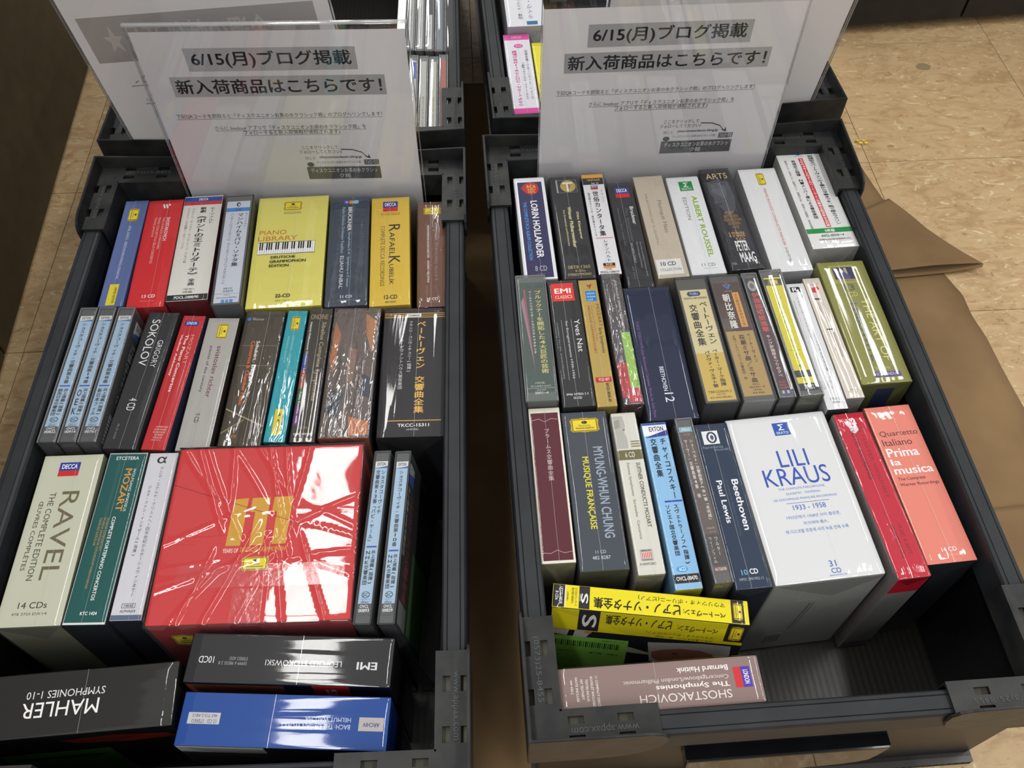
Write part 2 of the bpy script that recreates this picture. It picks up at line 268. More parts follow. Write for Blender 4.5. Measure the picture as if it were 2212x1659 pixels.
# ---------------------------------------------------------------- tables: sizes in millimetres, print in fractions of the face
# col = top, front, left, right;  film f smooth wrap, c crackled, x heavy, w loose, j clear case, jf clear case in wrap
BOXES=[
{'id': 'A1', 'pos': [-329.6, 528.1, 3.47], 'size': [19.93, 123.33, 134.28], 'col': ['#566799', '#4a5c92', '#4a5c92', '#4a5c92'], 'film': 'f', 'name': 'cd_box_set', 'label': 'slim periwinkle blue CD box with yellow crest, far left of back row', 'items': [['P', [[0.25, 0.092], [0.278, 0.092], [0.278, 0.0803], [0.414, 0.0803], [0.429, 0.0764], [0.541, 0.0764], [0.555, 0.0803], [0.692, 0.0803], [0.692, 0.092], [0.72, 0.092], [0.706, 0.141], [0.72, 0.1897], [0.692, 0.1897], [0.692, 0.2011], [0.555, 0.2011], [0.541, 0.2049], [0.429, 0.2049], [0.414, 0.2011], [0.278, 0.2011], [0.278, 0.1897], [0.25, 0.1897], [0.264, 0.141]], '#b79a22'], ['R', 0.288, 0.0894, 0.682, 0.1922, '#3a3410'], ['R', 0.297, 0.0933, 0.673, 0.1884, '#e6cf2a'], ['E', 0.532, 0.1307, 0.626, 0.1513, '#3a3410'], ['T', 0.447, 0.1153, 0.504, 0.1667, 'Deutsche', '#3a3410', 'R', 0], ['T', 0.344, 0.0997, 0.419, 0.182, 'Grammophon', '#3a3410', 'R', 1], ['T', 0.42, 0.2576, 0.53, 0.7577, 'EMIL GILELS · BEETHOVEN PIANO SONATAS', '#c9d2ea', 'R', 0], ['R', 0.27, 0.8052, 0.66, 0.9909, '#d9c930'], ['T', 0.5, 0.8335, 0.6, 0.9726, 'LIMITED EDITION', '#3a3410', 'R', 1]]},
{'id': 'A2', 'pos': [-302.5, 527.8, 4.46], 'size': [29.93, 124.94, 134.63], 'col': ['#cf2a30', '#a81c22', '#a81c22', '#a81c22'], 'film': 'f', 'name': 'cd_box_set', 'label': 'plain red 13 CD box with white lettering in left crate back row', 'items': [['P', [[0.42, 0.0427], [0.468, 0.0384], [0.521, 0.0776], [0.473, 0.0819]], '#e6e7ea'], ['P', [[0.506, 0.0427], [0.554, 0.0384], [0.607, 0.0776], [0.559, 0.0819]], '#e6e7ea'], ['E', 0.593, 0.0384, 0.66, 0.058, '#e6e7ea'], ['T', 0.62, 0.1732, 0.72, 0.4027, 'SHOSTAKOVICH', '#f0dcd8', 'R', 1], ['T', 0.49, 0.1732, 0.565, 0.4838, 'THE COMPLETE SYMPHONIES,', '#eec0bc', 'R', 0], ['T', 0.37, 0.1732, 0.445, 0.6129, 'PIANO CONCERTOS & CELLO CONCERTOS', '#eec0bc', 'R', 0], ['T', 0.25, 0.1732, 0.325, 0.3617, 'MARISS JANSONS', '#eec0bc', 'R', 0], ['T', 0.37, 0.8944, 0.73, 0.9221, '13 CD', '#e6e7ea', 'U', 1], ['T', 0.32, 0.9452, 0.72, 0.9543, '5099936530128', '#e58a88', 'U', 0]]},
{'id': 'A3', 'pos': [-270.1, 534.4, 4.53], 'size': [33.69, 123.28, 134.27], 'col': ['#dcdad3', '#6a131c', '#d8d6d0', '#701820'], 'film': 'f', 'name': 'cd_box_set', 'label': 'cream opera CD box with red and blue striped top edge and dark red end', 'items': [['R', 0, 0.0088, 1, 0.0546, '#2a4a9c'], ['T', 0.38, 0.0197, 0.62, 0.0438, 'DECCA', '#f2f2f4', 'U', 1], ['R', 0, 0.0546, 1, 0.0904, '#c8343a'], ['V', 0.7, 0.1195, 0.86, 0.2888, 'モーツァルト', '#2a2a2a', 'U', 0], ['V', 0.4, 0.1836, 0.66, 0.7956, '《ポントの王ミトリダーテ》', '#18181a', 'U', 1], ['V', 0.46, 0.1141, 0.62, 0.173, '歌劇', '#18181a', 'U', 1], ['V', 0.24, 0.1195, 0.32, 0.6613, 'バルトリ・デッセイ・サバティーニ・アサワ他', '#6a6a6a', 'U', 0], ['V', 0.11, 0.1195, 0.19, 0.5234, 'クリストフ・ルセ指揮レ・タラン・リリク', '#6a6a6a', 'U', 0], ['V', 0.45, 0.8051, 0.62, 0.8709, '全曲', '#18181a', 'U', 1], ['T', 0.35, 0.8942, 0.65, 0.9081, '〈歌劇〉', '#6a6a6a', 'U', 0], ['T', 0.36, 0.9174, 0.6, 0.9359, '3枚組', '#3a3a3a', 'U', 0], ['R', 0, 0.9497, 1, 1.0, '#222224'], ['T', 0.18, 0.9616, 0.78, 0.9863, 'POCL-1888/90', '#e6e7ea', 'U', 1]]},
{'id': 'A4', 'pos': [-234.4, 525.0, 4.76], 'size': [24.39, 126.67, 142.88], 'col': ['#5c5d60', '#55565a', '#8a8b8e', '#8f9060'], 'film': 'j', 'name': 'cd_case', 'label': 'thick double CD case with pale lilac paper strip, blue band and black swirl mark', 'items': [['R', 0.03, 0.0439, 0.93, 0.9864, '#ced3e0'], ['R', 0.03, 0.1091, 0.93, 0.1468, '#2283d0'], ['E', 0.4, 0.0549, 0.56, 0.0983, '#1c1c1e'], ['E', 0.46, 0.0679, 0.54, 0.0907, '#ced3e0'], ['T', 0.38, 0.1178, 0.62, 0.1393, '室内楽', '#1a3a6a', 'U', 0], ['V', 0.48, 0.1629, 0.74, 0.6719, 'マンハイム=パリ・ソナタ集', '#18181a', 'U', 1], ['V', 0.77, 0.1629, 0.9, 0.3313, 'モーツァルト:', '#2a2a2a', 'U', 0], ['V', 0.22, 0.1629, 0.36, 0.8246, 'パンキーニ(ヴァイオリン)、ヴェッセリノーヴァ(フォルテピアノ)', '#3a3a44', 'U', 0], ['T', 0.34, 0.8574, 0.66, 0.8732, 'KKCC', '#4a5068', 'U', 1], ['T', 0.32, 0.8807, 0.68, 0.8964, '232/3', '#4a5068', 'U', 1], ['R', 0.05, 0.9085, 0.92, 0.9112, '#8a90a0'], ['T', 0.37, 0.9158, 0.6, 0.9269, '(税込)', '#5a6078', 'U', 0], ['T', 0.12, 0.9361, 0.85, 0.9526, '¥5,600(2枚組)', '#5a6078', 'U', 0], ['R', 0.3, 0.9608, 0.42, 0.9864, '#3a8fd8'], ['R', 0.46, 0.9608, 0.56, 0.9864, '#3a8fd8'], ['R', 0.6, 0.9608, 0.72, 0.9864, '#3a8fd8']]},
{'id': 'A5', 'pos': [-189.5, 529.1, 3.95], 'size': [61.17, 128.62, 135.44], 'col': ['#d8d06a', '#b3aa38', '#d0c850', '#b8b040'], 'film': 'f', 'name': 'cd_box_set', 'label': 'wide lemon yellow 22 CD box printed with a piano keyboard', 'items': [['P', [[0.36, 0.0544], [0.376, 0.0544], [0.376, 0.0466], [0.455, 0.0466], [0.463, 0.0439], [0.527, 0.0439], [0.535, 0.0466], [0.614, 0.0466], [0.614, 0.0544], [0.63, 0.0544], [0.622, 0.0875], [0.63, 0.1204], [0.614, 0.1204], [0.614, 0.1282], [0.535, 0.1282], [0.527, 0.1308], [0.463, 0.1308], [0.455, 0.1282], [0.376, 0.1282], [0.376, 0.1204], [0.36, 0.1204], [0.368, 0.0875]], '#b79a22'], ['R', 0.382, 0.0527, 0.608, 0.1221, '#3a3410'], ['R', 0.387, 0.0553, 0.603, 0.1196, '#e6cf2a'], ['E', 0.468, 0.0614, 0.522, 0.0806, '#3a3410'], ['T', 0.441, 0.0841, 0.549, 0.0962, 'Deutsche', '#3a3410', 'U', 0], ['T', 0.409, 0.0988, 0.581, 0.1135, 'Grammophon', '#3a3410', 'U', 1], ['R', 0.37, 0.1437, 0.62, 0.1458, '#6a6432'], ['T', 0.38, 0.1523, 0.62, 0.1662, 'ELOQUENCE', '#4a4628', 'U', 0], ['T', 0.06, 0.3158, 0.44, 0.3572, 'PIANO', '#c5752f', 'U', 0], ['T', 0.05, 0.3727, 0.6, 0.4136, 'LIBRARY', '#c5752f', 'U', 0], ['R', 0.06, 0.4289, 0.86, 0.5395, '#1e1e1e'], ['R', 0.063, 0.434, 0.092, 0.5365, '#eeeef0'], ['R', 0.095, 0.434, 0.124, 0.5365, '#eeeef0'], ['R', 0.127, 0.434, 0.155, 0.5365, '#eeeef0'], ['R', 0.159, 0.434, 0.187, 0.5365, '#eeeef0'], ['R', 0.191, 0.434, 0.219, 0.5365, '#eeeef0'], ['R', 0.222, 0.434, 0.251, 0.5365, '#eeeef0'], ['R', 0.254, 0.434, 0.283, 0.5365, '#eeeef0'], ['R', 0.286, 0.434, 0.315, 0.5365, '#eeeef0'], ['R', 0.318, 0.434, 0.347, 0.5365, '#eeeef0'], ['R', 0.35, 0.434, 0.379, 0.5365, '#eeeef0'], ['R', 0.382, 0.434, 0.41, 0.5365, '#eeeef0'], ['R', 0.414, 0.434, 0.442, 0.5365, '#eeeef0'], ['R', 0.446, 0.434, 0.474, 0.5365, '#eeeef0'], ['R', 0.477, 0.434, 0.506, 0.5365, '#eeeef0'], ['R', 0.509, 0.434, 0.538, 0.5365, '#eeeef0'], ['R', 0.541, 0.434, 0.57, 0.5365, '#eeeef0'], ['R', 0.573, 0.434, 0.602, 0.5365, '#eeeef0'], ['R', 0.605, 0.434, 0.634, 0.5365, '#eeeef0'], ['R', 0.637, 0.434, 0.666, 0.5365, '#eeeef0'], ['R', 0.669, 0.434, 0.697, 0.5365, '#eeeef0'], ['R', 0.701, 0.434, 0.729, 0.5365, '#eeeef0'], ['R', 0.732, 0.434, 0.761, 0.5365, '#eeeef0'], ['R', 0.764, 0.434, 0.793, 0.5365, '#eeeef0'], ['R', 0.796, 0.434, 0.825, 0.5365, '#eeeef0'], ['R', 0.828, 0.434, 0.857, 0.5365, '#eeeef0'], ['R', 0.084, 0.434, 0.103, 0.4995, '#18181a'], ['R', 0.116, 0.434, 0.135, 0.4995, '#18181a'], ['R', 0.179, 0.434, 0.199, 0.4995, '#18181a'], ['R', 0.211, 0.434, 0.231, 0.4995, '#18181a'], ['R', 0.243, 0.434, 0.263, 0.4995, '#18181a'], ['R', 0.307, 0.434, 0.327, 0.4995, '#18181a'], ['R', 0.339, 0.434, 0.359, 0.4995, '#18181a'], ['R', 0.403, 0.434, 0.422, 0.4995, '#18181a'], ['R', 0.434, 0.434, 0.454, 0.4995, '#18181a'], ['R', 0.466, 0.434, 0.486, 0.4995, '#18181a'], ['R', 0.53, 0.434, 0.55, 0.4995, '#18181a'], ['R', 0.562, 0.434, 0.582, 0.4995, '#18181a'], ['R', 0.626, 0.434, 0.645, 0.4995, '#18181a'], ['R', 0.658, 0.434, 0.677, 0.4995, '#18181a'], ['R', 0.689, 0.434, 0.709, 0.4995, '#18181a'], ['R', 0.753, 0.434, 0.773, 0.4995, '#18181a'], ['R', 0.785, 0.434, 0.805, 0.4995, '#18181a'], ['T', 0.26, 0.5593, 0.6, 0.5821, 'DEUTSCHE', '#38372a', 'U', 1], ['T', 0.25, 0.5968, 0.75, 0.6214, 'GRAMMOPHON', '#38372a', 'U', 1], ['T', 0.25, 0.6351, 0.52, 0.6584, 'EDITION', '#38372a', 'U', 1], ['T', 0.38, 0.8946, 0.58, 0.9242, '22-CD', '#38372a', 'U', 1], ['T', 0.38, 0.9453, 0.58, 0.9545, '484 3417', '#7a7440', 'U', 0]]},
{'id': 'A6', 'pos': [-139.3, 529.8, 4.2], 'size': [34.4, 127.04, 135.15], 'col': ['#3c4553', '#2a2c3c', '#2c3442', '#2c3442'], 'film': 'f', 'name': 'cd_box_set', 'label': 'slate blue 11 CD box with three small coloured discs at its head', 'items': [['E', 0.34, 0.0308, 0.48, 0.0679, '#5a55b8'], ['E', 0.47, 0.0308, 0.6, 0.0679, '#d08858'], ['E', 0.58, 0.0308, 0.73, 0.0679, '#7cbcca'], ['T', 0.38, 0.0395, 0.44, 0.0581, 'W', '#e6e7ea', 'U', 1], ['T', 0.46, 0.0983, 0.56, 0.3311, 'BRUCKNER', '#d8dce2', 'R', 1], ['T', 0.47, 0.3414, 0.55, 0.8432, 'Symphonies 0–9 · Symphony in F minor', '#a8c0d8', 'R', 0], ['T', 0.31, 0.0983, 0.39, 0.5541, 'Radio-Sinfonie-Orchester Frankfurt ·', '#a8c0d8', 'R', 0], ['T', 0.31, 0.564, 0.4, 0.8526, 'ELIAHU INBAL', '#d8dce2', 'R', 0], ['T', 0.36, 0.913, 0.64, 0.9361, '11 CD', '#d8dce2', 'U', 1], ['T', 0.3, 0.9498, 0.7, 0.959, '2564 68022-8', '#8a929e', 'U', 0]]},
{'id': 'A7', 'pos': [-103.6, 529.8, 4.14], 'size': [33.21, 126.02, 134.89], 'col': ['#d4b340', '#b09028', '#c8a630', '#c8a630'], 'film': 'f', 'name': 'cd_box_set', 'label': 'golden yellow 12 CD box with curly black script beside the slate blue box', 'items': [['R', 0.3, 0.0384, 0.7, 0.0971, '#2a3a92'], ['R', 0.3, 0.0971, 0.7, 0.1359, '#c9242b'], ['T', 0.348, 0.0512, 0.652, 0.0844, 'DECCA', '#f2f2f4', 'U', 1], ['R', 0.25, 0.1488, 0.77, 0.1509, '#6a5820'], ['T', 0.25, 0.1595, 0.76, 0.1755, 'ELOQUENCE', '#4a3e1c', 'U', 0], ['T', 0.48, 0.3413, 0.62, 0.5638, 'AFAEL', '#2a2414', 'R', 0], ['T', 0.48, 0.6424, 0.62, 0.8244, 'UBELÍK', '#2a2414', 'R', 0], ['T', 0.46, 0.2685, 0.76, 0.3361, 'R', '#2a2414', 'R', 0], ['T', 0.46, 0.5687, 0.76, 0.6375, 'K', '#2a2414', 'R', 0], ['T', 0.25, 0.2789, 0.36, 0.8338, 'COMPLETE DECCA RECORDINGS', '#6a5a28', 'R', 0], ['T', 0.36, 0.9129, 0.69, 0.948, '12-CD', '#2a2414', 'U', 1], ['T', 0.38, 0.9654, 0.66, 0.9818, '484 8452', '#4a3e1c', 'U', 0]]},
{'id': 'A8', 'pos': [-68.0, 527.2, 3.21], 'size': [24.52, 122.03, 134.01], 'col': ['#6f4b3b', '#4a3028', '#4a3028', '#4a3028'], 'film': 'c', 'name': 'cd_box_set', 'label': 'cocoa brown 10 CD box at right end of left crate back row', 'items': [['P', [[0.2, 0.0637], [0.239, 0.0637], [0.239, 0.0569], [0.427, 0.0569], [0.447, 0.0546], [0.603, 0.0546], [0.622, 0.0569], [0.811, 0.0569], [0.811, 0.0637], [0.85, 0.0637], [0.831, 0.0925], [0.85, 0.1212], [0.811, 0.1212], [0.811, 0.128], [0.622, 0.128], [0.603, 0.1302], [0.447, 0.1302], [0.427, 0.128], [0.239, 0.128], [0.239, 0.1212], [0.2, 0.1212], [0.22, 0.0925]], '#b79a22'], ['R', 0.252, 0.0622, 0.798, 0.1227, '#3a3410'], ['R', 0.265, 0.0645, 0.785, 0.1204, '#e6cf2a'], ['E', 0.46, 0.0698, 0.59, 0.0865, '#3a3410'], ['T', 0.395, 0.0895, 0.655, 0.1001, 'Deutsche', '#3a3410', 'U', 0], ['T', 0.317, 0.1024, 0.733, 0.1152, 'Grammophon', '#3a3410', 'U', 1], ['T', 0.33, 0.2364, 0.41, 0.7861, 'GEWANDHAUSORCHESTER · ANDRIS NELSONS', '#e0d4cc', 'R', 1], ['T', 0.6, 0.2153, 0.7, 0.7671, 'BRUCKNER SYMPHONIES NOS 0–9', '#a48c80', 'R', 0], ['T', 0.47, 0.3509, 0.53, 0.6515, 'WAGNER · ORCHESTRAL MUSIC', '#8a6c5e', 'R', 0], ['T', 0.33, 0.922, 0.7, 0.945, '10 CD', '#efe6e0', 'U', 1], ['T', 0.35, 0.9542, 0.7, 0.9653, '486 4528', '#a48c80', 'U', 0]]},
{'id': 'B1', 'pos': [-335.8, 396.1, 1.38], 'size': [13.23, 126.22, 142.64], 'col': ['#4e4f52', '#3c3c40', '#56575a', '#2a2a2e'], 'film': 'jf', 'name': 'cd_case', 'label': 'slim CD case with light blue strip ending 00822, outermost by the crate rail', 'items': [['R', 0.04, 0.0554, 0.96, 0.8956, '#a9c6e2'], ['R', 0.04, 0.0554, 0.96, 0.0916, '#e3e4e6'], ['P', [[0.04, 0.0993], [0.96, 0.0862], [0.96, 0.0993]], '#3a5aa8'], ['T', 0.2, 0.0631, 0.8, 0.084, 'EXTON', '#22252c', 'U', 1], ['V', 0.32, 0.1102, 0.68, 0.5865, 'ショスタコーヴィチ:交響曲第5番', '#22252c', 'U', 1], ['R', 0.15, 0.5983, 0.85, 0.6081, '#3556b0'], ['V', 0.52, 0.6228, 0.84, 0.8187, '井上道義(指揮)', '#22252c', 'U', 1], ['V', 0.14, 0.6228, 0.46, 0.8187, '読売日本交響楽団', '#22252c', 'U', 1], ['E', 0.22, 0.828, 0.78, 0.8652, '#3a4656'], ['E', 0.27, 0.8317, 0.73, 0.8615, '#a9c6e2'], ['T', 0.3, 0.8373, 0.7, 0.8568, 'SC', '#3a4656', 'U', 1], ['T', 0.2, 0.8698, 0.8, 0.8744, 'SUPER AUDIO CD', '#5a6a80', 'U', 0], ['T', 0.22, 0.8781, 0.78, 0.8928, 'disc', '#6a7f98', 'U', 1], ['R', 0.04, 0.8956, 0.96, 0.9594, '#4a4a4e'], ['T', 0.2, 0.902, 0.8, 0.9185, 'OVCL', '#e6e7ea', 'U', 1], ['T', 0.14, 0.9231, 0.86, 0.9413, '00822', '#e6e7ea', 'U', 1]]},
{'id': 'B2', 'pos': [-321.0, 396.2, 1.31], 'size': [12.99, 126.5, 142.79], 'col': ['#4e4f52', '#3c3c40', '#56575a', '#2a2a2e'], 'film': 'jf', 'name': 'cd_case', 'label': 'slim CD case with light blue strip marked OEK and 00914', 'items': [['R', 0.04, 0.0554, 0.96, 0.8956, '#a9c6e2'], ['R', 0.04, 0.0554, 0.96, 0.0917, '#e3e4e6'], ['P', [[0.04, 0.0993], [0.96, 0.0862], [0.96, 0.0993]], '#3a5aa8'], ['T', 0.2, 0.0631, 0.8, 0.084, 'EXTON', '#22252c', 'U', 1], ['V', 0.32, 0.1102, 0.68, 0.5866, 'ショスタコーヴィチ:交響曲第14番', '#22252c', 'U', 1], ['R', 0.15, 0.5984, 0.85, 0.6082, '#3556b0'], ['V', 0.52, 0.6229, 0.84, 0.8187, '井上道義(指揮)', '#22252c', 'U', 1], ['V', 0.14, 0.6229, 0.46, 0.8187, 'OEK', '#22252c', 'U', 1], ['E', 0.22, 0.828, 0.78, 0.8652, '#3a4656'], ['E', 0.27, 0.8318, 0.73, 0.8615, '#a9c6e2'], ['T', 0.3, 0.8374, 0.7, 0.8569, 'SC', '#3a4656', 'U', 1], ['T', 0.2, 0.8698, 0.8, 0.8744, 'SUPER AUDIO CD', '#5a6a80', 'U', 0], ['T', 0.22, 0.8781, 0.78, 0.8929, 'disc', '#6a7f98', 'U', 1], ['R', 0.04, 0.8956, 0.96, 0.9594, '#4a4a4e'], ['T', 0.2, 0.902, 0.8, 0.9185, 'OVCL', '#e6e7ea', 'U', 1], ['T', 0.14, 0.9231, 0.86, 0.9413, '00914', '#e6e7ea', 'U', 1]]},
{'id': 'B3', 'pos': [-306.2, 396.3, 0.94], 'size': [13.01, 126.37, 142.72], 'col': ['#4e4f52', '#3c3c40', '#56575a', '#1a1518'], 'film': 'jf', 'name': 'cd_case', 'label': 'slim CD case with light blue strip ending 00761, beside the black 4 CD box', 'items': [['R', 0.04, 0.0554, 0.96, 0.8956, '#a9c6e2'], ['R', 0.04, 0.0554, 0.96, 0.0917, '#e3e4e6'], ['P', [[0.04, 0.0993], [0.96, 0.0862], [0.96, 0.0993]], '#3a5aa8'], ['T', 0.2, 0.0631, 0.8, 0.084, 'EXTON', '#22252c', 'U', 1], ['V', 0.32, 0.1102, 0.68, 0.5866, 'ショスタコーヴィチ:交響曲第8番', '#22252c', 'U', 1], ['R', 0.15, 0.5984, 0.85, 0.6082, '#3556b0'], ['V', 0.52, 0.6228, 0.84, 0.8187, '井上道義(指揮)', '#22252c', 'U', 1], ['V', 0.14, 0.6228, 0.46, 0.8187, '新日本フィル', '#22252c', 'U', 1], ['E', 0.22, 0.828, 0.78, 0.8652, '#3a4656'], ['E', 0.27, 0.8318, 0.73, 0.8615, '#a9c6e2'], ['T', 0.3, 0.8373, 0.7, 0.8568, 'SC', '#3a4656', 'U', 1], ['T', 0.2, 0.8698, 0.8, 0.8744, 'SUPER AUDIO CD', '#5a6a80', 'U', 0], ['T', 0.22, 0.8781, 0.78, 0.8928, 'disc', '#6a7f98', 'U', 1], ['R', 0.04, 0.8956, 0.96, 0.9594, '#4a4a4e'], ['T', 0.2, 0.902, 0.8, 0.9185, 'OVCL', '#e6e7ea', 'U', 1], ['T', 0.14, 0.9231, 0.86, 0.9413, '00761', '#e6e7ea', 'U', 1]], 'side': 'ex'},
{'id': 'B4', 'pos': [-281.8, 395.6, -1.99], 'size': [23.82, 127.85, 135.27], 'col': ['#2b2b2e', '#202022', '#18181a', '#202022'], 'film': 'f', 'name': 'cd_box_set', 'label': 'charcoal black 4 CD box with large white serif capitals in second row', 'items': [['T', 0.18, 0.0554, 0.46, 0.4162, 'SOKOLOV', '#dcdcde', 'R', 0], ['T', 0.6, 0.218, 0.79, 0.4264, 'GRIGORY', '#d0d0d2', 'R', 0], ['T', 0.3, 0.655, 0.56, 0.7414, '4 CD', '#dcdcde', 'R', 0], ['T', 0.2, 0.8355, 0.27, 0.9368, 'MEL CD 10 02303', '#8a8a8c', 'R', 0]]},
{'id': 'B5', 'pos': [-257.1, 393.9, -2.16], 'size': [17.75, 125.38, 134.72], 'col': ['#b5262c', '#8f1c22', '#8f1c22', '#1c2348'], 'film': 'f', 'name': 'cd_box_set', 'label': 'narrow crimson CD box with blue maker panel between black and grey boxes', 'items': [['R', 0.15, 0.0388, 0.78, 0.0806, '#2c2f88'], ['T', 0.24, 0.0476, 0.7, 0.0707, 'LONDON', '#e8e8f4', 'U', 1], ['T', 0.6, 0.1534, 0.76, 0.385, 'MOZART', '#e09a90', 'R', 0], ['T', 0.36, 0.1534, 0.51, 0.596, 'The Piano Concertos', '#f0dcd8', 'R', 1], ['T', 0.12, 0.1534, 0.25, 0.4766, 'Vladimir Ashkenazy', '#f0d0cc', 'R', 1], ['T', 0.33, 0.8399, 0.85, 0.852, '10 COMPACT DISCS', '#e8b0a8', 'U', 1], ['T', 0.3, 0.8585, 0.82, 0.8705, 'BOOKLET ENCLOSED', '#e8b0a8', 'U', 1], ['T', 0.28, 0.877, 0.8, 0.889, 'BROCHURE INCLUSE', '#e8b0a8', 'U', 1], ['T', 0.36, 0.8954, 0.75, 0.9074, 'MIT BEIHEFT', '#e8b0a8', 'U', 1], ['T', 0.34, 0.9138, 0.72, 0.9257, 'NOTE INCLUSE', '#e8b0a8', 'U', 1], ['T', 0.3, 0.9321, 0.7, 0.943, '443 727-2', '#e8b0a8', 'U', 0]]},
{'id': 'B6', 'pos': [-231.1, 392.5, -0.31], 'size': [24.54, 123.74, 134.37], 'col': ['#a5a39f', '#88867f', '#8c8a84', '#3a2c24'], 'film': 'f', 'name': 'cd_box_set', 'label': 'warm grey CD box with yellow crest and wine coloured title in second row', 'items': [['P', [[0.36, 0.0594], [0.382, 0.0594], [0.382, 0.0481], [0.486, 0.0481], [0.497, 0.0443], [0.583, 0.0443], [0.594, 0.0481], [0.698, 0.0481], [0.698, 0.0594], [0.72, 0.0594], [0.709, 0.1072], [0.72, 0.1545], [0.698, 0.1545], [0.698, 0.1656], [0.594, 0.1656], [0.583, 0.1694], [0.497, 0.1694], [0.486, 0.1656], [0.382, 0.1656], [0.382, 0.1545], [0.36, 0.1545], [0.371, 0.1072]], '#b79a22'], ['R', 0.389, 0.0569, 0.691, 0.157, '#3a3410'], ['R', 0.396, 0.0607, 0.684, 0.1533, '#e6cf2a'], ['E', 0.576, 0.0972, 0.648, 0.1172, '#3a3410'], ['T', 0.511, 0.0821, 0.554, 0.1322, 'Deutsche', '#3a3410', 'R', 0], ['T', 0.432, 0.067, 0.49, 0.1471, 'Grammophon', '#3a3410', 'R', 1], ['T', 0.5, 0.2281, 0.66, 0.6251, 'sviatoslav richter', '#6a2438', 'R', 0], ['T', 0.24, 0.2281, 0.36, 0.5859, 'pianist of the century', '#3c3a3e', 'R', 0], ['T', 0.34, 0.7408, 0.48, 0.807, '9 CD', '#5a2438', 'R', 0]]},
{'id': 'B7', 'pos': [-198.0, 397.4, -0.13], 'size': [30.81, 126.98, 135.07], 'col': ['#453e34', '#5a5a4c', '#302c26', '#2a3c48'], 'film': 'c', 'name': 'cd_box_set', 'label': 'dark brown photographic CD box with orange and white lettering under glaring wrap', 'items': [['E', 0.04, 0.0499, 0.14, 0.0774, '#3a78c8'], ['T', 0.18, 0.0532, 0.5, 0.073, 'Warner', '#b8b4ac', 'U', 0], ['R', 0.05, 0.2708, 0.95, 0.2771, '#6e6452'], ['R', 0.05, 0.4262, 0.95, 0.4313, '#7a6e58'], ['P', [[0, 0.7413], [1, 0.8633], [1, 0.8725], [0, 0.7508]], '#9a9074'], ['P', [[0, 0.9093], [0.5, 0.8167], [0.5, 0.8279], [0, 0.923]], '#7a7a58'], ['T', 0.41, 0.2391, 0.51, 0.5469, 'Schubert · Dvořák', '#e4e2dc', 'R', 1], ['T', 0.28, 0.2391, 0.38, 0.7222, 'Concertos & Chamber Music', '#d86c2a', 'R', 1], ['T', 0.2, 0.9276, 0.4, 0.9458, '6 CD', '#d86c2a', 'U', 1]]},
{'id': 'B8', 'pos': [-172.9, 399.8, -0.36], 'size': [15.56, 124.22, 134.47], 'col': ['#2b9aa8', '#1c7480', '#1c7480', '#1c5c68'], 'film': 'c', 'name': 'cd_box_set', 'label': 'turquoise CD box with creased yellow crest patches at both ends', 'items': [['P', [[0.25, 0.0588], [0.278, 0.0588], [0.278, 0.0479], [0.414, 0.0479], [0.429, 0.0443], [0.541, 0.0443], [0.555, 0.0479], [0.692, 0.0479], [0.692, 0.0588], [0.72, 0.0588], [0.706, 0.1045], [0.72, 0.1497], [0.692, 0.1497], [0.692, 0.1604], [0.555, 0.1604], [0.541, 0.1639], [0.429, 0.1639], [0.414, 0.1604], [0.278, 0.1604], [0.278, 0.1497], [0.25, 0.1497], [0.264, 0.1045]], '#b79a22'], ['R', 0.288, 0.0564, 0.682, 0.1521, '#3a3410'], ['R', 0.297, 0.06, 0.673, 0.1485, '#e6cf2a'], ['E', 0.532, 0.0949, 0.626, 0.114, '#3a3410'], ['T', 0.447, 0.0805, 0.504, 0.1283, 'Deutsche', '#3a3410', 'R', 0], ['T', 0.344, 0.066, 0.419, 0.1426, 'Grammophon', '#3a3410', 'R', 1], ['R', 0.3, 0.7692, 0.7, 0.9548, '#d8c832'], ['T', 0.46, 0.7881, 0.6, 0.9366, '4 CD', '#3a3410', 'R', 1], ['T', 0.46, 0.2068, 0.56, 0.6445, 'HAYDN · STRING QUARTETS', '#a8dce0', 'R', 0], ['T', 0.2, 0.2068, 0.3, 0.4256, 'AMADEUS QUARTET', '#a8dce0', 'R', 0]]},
{'id': 'B9', 'pos': [-153.3, 400.5, 0.32], 'size': [17.93, 126.37, 134.97], 'col': ['#37332d', '#26231f', '#26231f', '#181a30'], 'film': 'f', 'name': 'cd_box_set', 'label': 'nearly black CD box with rainbow side strip and thin beige lettering', 'items': [['T', 0.06, 0.0443, 0.86, 0.0861, 'ONDINE', '#8d8058', 'U', 1], ['R', 0, 0.3645, 0.22, 0.4867, '#26408a'], ['R', 0, 0.4867, 0.22, 0.6254, '#8a3a2a'], ['R', 0, 0.6254, 0.22, 0.7411, '#24502e'], ['R', 0, 0.7411, 0.22, 0.8909, '#5a2a6a'], ['T', 0.58, 0.1101, 0.82, 0.7125, 'Sibelius Complete Symphonies', '#b8a888', 'R', 0], ['T', 0.06, 0.1101, 0.18, 0.8724, 'Helsinki Philharmonic Orchestra • Leif Segerstam • Pekka Kuusisto, violin', '#dcdad4', 'R', 1], ['T', 0.28, 0.8955, 0.7, 0.9138, '4 CDs', '#8d8058', 'U', 0], ['T', 0.1, 0.9412, 0.9, 0.9567, 'ODE 1075-2Q', '#d0ccc4', 'U', 1]]},
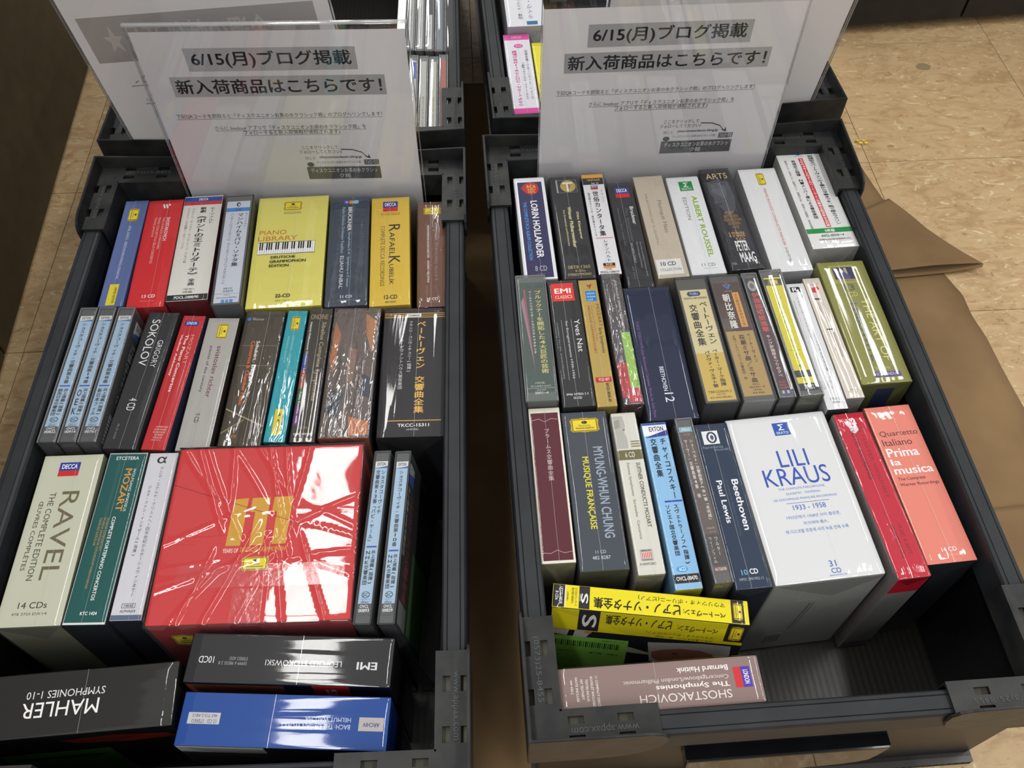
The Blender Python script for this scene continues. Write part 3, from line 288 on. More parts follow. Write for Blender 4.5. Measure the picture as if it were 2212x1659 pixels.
{'id': 'B10', 'pos': [-123.9, 403.1, 0.56], 'size': [37.06, 123.18, 134.31], 'col': ['#5d4f48', '#b5602a', '#40342e', '#1a2440'], 'film': 'x', 'name': 'cd_box_set', 'label': 'CD box hidden under heavily crinkled glaring wrap with orange flecks', 'items': [['P', [[0.05, 0.1098], [0.2, 0.2172], [0.12, 0.526], [0.02, 0.4253]], '#b06a3a'], ['P', [[0.7, 0.0442], [0.95, 0.1098], [0.9, 0.3741], [0.75, 0.2172]], '#b87a48'], ['P', [[0.75, 0.526], [0.97, 0.5756], [0.95, 0.7214], [0.7, 0.683]], '#24303c'], ['P', [[0.1, 0.6442], [0.4, 0.683], [0.3, 0.8628], [0.05, 0.8162]], '#2a3440'], ['P', [[0.55, 0.8535], [0.98, 0.8906], [0.98, 0.9819], [0.6, 0.991]], '#c07038'], ['P', [[0.4, 0.3223], [0.6, 0.3431], [0.55, 0.6247], [0.42, 0.5756]], '#8a6a58']]},
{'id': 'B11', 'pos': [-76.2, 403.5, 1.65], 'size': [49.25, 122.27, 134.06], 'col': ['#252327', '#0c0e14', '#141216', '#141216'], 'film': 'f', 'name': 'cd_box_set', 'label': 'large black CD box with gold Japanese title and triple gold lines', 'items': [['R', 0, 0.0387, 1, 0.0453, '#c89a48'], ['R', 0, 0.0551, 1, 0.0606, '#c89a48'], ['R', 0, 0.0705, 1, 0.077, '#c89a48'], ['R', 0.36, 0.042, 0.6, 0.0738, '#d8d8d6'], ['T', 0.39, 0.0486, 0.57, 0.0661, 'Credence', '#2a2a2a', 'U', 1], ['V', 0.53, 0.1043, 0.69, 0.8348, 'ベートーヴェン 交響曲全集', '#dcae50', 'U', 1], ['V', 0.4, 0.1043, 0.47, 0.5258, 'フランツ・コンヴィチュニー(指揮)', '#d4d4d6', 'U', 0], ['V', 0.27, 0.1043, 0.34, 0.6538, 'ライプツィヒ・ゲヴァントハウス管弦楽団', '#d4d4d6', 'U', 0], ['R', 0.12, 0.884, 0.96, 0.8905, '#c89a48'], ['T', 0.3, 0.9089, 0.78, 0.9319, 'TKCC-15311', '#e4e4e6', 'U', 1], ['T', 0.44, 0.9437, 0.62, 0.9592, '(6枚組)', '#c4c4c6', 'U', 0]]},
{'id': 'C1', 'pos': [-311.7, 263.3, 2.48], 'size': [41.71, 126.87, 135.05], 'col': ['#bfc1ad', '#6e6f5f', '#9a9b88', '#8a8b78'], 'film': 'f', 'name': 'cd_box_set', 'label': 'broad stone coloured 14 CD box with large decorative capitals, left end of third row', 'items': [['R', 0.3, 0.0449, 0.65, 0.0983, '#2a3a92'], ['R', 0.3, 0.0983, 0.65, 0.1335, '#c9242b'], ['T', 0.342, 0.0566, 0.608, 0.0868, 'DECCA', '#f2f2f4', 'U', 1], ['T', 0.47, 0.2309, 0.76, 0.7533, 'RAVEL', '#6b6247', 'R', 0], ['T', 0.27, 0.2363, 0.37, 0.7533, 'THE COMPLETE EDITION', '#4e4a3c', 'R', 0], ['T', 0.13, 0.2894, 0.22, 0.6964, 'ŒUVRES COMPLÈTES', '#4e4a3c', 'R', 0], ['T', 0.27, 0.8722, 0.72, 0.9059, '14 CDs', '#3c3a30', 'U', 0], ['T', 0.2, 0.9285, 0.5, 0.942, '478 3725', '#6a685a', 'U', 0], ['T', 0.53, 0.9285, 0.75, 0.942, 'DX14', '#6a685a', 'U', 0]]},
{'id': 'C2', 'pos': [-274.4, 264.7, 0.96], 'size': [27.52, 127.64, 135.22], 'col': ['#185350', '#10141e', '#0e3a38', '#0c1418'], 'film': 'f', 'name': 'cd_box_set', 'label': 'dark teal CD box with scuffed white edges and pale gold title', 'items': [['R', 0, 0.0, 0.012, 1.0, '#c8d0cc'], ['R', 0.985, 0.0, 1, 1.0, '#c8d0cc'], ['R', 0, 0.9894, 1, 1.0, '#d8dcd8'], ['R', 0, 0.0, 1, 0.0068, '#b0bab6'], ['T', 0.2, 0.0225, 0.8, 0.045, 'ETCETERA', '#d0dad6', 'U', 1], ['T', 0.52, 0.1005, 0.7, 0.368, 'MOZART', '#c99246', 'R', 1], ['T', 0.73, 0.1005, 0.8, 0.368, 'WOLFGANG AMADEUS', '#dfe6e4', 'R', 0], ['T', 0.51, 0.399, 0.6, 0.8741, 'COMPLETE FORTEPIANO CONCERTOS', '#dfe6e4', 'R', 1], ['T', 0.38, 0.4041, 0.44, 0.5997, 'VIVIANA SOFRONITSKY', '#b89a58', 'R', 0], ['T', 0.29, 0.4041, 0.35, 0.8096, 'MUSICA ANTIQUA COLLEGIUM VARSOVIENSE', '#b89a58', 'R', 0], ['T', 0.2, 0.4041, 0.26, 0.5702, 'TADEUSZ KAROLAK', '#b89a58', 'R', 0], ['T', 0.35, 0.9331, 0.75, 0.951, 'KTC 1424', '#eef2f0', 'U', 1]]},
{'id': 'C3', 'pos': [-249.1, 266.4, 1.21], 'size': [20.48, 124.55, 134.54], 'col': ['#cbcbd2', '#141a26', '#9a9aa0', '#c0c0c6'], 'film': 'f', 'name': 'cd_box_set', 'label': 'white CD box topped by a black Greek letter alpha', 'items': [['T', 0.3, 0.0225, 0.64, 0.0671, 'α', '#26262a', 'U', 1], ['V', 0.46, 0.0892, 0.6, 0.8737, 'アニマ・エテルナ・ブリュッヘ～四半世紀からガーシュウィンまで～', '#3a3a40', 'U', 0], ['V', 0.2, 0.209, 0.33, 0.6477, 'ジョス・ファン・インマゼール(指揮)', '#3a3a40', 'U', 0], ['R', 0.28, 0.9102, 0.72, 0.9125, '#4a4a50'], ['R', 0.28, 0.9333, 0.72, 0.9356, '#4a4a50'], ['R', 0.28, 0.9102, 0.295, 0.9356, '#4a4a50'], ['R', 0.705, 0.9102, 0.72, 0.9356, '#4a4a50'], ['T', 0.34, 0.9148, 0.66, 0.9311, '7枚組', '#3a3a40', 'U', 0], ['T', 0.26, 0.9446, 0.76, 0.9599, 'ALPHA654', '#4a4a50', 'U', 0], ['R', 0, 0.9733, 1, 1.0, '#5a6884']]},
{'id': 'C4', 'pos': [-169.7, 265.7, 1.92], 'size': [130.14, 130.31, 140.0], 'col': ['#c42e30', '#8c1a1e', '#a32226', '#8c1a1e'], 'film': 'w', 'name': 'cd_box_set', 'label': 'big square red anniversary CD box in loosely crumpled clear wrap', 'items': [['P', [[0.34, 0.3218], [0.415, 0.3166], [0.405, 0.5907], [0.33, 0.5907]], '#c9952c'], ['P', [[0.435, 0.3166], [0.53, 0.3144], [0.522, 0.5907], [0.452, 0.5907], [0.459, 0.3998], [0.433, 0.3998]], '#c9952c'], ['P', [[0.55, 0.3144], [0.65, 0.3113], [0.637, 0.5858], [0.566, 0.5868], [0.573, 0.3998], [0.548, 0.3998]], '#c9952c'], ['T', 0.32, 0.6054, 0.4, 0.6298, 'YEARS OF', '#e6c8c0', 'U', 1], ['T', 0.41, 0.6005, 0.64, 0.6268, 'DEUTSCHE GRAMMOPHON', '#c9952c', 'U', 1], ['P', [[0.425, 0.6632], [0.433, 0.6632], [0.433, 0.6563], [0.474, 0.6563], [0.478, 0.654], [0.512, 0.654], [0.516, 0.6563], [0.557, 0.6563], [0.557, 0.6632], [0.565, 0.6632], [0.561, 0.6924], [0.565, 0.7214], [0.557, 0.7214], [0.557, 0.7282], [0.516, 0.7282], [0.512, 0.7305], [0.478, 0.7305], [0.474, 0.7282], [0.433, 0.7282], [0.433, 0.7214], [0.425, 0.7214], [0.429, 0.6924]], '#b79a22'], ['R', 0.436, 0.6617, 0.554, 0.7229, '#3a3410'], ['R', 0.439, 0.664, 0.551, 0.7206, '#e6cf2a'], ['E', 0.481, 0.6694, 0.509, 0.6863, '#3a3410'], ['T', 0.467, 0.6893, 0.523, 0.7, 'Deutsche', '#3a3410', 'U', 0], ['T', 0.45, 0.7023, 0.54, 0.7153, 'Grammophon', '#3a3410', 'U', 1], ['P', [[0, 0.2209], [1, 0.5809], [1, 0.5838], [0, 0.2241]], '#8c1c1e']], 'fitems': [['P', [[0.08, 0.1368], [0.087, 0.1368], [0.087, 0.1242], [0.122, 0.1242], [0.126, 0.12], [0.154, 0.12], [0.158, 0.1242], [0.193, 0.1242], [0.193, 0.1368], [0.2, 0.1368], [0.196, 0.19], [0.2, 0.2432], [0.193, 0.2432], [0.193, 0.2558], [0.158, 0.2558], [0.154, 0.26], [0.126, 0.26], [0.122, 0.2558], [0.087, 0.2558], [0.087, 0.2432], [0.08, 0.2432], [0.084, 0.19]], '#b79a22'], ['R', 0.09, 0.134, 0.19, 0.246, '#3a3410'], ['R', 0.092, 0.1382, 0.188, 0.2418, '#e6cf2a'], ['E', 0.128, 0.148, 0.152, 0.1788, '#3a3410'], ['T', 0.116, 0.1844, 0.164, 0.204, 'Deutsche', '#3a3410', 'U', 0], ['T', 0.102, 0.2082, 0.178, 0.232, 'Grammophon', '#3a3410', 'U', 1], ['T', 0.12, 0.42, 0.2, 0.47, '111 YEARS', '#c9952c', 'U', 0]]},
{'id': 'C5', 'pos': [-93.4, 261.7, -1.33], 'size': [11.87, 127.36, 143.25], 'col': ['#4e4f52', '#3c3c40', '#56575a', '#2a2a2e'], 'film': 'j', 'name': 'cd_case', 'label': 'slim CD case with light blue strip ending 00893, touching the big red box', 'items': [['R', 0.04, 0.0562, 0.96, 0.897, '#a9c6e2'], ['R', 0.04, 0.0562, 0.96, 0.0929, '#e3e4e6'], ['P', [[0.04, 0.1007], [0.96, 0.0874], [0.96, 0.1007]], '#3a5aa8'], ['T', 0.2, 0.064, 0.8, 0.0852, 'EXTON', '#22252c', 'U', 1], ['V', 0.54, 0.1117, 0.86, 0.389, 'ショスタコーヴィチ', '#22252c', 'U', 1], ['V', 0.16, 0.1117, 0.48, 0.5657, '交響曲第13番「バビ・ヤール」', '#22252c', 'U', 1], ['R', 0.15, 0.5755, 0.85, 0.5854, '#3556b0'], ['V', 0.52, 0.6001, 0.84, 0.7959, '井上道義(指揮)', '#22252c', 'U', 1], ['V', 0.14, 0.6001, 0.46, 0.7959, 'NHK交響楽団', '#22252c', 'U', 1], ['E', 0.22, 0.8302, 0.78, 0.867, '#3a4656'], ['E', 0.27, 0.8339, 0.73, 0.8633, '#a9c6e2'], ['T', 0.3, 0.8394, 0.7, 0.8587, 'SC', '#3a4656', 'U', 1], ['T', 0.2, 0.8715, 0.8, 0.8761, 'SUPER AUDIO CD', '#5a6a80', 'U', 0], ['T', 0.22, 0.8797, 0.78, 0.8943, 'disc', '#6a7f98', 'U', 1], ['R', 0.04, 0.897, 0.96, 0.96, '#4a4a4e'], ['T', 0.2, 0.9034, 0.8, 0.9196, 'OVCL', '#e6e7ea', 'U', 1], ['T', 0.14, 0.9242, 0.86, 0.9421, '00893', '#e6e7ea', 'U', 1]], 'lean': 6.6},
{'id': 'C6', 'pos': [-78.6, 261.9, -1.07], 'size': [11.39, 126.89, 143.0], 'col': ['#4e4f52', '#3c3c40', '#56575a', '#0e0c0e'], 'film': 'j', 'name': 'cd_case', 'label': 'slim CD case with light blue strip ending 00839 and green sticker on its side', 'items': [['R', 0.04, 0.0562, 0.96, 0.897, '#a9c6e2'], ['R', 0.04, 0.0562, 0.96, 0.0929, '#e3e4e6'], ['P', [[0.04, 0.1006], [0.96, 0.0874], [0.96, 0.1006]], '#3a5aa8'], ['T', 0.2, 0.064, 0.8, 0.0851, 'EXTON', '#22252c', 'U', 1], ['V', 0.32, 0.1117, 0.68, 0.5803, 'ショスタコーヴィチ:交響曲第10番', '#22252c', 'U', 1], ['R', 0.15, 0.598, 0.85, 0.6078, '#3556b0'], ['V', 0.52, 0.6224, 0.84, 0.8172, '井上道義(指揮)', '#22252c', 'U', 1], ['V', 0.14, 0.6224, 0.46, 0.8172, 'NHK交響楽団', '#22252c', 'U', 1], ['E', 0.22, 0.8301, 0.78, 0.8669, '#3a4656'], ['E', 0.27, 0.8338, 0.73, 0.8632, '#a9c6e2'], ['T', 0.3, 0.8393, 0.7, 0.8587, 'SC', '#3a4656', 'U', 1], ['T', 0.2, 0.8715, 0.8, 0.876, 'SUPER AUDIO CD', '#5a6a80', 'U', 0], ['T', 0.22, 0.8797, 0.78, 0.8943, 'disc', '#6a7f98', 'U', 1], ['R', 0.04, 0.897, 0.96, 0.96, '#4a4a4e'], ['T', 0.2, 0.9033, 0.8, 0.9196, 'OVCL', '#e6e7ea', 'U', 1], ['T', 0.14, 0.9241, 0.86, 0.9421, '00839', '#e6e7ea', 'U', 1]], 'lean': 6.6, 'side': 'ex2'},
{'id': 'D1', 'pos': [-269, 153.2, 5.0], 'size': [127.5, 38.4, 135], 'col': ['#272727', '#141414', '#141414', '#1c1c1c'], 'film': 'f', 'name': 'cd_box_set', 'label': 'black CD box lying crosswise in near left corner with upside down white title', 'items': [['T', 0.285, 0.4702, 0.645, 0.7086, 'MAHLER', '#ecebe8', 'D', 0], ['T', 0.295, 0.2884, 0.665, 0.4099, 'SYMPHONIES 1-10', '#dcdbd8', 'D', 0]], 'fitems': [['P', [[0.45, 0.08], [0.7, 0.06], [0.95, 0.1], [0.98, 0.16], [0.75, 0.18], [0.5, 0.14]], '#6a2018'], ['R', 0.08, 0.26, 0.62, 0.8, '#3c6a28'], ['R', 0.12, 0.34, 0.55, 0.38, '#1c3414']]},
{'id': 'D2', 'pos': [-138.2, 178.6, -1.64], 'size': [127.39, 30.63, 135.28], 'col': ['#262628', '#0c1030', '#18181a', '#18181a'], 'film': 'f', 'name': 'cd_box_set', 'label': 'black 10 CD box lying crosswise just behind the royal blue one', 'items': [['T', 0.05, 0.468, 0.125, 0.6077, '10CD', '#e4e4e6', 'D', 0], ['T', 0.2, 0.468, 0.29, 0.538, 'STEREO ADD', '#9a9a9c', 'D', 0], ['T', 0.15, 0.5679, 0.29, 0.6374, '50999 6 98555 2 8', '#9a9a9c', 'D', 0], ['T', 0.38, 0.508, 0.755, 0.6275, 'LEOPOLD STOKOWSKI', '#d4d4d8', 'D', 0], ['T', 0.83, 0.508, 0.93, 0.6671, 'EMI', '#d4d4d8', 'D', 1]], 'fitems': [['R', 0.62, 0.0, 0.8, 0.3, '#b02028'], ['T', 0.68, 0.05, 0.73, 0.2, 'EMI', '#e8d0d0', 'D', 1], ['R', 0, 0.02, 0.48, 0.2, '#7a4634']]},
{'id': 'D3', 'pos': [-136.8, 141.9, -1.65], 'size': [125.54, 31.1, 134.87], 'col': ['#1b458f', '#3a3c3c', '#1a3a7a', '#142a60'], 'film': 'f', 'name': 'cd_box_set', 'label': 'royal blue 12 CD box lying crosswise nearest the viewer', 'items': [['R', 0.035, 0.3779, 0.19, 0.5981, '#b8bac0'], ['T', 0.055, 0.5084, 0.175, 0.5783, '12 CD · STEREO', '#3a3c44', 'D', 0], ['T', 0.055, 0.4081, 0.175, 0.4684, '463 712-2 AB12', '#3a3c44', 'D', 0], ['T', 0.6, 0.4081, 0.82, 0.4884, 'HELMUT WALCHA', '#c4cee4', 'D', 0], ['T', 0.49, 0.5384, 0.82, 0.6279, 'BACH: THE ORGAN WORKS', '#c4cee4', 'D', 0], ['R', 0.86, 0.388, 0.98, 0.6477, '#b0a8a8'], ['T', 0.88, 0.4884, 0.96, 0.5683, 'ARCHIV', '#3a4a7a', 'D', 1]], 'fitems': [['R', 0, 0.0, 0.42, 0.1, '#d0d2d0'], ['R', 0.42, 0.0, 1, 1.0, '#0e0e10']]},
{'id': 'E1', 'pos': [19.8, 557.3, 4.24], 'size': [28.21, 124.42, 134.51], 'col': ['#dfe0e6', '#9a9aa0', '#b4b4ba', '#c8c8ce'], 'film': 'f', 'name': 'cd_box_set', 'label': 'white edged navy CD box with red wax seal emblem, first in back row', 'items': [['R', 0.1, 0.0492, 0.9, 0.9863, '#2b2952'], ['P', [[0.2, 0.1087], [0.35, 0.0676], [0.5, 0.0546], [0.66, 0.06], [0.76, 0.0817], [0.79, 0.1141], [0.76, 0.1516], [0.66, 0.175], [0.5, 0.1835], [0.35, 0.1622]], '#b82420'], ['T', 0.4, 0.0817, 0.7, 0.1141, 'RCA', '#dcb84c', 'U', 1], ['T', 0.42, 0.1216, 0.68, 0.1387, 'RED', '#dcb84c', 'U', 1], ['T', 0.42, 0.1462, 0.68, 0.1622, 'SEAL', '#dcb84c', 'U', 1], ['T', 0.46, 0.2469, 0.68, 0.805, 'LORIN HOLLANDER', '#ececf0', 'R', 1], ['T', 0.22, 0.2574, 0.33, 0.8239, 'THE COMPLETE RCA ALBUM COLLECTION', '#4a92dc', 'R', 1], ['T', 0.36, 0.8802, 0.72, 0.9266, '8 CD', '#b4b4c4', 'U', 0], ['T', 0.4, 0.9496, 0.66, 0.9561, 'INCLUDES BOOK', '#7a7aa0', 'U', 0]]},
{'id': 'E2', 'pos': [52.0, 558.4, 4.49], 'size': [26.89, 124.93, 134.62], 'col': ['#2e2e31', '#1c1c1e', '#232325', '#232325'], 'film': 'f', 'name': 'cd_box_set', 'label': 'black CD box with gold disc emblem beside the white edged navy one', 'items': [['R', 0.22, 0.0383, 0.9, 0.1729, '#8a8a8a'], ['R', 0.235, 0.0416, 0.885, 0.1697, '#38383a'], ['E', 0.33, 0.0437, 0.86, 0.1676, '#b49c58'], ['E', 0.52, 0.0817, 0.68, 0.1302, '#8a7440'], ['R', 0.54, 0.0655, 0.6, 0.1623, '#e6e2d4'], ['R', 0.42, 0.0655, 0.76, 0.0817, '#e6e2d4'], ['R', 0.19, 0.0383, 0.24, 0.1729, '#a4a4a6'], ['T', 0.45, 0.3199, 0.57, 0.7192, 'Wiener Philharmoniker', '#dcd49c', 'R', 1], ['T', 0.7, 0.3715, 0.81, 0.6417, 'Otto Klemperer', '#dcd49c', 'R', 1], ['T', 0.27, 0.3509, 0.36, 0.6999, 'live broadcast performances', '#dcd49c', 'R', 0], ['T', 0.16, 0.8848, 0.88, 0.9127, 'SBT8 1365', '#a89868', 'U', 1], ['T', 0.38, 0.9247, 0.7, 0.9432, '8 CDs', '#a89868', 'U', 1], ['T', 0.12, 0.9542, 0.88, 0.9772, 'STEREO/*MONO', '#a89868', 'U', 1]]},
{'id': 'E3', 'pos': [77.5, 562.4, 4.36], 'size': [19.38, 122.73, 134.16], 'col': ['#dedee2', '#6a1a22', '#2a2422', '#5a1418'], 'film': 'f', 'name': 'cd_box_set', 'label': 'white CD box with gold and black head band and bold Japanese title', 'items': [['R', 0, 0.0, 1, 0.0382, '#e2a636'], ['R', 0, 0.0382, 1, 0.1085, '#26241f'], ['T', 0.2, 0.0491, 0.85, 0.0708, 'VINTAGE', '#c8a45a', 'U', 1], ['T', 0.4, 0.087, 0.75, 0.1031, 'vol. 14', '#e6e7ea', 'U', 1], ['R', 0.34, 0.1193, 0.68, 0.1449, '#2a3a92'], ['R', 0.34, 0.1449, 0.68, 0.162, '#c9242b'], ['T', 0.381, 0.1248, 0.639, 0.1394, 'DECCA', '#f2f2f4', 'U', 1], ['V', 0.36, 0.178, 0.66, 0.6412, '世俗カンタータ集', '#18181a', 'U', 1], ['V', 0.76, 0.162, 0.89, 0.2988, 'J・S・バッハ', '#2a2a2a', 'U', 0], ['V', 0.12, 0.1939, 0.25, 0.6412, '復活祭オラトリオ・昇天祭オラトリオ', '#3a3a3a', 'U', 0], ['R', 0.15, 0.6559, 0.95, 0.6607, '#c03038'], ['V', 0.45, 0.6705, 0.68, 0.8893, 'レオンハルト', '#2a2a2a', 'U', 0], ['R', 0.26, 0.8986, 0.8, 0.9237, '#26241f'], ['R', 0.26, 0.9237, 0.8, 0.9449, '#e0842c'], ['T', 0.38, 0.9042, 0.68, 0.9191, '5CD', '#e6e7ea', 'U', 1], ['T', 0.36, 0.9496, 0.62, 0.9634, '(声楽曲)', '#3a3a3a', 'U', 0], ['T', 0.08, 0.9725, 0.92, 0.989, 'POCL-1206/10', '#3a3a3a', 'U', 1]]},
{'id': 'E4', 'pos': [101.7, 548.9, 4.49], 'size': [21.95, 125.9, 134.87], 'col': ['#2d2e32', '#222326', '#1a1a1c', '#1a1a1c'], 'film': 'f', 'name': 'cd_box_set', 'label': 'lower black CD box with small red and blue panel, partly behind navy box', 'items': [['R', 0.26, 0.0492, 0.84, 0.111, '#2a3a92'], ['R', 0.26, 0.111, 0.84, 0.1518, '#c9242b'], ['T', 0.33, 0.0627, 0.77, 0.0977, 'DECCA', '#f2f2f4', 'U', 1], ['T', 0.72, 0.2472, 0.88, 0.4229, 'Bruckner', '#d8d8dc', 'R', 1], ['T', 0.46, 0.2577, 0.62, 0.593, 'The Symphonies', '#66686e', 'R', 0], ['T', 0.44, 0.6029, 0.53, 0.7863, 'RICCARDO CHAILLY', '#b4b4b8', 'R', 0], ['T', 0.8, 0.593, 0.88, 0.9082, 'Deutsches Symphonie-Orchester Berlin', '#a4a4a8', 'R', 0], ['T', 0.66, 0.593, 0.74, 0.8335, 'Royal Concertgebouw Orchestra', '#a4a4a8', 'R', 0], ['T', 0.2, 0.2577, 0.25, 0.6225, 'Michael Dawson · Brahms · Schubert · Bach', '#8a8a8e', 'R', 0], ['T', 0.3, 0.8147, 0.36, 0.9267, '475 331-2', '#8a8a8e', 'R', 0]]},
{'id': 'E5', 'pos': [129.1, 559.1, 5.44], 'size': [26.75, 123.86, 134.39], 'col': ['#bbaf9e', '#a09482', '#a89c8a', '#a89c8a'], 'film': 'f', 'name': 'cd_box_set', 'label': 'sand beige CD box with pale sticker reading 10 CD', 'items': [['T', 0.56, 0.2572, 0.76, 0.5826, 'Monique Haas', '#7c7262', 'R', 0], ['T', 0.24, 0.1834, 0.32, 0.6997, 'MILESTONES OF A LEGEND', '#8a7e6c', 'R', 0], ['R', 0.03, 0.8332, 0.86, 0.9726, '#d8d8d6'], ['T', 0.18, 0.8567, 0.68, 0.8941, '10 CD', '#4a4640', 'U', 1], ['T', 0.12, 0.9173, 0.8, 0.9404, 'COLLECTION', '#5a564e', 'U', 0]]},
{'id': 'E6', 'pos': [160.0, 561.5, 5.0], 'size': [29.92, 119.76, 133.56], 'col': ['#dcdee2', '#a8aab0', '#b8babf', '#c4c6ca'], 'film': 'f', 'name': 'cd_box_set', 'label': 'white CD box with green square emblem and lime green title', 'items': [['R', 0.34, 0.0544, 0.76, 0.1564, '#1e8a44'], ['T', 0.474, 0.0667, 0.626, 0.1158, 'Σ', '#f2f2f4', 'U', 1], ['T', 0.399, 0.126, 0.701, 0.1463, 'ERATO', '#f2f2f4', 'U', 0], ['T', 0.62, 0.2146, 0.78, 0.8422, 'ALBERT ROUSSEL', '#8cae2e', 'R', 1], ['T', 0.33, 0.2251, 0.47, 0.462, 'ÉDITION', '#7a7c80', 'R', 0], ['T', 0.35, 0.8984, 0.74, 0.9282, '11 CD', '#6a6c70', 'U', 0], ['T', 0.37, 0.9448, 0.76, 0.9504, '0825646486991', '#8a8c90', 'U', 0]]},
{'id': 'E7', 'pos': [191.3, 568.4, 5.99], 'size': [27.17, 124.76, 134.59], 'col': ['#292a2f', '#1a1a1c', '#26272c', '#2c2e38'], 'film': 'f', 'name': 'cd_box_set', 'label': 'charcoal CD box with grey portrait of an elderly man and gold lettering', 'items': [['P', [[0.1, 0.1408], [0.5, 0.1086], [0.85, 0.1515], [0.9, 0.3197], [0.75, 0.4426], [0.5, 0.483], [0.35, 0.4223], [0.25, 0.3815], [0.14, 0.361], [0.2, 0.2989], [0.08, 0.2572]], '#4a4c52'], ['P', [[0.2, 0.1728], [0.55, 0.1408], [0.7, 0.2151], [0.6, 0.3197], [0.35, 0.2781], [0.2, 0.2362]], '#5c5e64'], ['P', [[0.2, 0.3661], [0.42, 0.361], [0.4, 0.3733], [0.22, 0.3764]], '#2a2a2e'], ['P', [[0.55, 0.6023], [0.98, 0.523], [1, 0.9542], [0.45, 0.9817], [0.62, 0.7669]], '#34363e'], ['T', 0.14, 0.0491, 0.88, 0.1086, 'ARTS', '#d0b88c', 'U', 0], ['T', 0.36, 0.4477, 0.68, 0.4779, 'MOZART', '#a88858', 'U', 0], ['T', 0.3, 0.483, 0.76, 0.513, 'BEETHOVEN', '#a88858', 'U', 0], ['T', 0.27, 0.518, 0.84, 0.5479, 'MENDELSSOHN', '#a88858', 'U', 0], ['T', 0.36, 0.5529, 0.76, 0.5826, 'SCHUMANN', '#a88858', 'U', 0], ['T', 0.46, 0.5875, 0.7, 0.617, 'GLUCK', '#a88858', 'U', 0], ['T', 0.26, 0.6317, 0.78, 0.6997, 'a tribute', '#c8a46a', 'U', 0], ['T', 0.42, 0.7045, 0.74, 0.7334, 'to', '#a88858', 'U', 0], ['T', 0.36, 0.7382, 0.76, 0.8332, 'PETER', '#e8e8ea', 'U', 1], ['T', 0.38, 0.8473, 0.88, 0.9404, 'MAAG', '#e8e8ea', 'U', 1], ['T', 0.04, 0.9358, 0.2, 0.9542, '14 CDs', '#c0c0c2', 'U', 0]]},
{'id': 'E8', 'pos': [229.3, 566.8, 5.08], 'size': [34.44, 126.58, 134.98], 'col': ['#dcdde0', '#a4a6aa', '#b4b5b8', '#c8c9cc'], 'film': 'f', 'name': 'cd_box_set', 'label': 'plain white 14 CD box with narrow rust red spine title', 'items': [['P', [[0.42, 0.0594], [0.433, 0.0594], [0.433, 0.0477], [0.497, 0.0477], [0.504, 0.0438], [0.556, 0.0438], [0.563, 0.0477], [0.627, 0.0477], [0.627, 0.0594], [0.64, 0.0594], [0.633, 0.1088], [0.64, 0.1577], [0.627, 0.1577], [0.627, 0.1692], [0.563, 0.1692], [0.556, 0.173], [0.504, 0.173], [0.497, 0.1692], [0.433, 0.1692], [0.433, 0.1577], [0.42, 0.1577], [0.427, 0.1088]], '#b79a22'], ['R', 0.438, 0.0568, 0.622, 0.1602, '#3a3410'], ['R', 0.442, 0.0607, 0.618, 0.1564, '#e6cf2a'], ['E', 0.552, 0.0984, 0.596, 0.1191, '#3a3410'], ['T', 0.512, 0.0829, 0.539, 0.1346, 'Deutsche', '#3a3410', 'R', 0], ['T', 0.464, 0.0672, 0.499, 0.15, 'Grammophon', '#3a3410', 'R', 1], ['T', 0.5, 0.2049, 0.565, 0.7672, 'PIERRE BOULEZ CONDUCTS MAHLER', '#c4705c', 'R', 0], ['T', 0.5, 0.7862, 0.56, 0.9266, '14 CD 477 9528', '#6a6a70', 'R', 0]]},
{'id': 'E9', 'pos': [271.0, 593.1, 5.29], 'size': [40.63, 124.36, 134.5], 'col': ['#dfe0e0', '#a6a6a2', '#b8b8b4', '#d0d0cc'], 'film': 'f', 'name': 'cd_box_set', 'label': 'tall white CD box with red and green Japanese spine bars in far right corner', 'items': [['E', 0.44, 0.0197, 0.56, 0.049, '#2a6ac8'], ['T', 0.4, 0.0545, 0.6, 0.061, 'avex-CLASSICS', '#3a5a9a', 'U', 0], ['V', 0.7, 0.0545, 0.83, 0.7856, '岩城宏之ベートーヴェンの1番から9番までを一晩で振るマラソン', '#18181a', 'U', 1], ['R', 0.47, 0.0815, 0.58, 0.8046, '#cf2438'], ['V', 0.485, 0.0869, 0.565, 0.7998, '2004年12月31日ベートーヴェン交響曲全曲演奏会全記録', '#f2e8e8', 'U', 1], ['V', 0.28, 0.0977, 0.38, 0.7186, '岩城宏之指揮 N響メンバー達による管弦楽団', '#18181a', 'U', 1], ['V', 0.12, 0.0977, 0.18, 0.8141, '釜洞祐子(S)、坂本朱(A)、佐野成宏(T)、福島明也(B)、岩城宏之(合唱指揮)、晋友会合唱団', '#4a4a4a', 'U', 0], ['R', 0, 0.8141, 1, 0.8593, '#1f8c46'], ['T', 0.4, 0.8235, 0.62, 0.8518, '5枚組', '#eef2ee', 'U', 1], ['T', 0.28, 0.8752, 0.78, 0.8967, 'AVCL-25010～4', '#2a2a2a', 'U', 1], ['T', 0.2, 0.9125, 0.9, 0.9338, '定価¥6,900(税抜価格¥6,571)', '#3a3a3a', 'U', 0], ['T', 0.42, 0.9449, 0.68, 0.9523, '発売元:エイベックス', '#6a6a6a', 'U', 0]]},
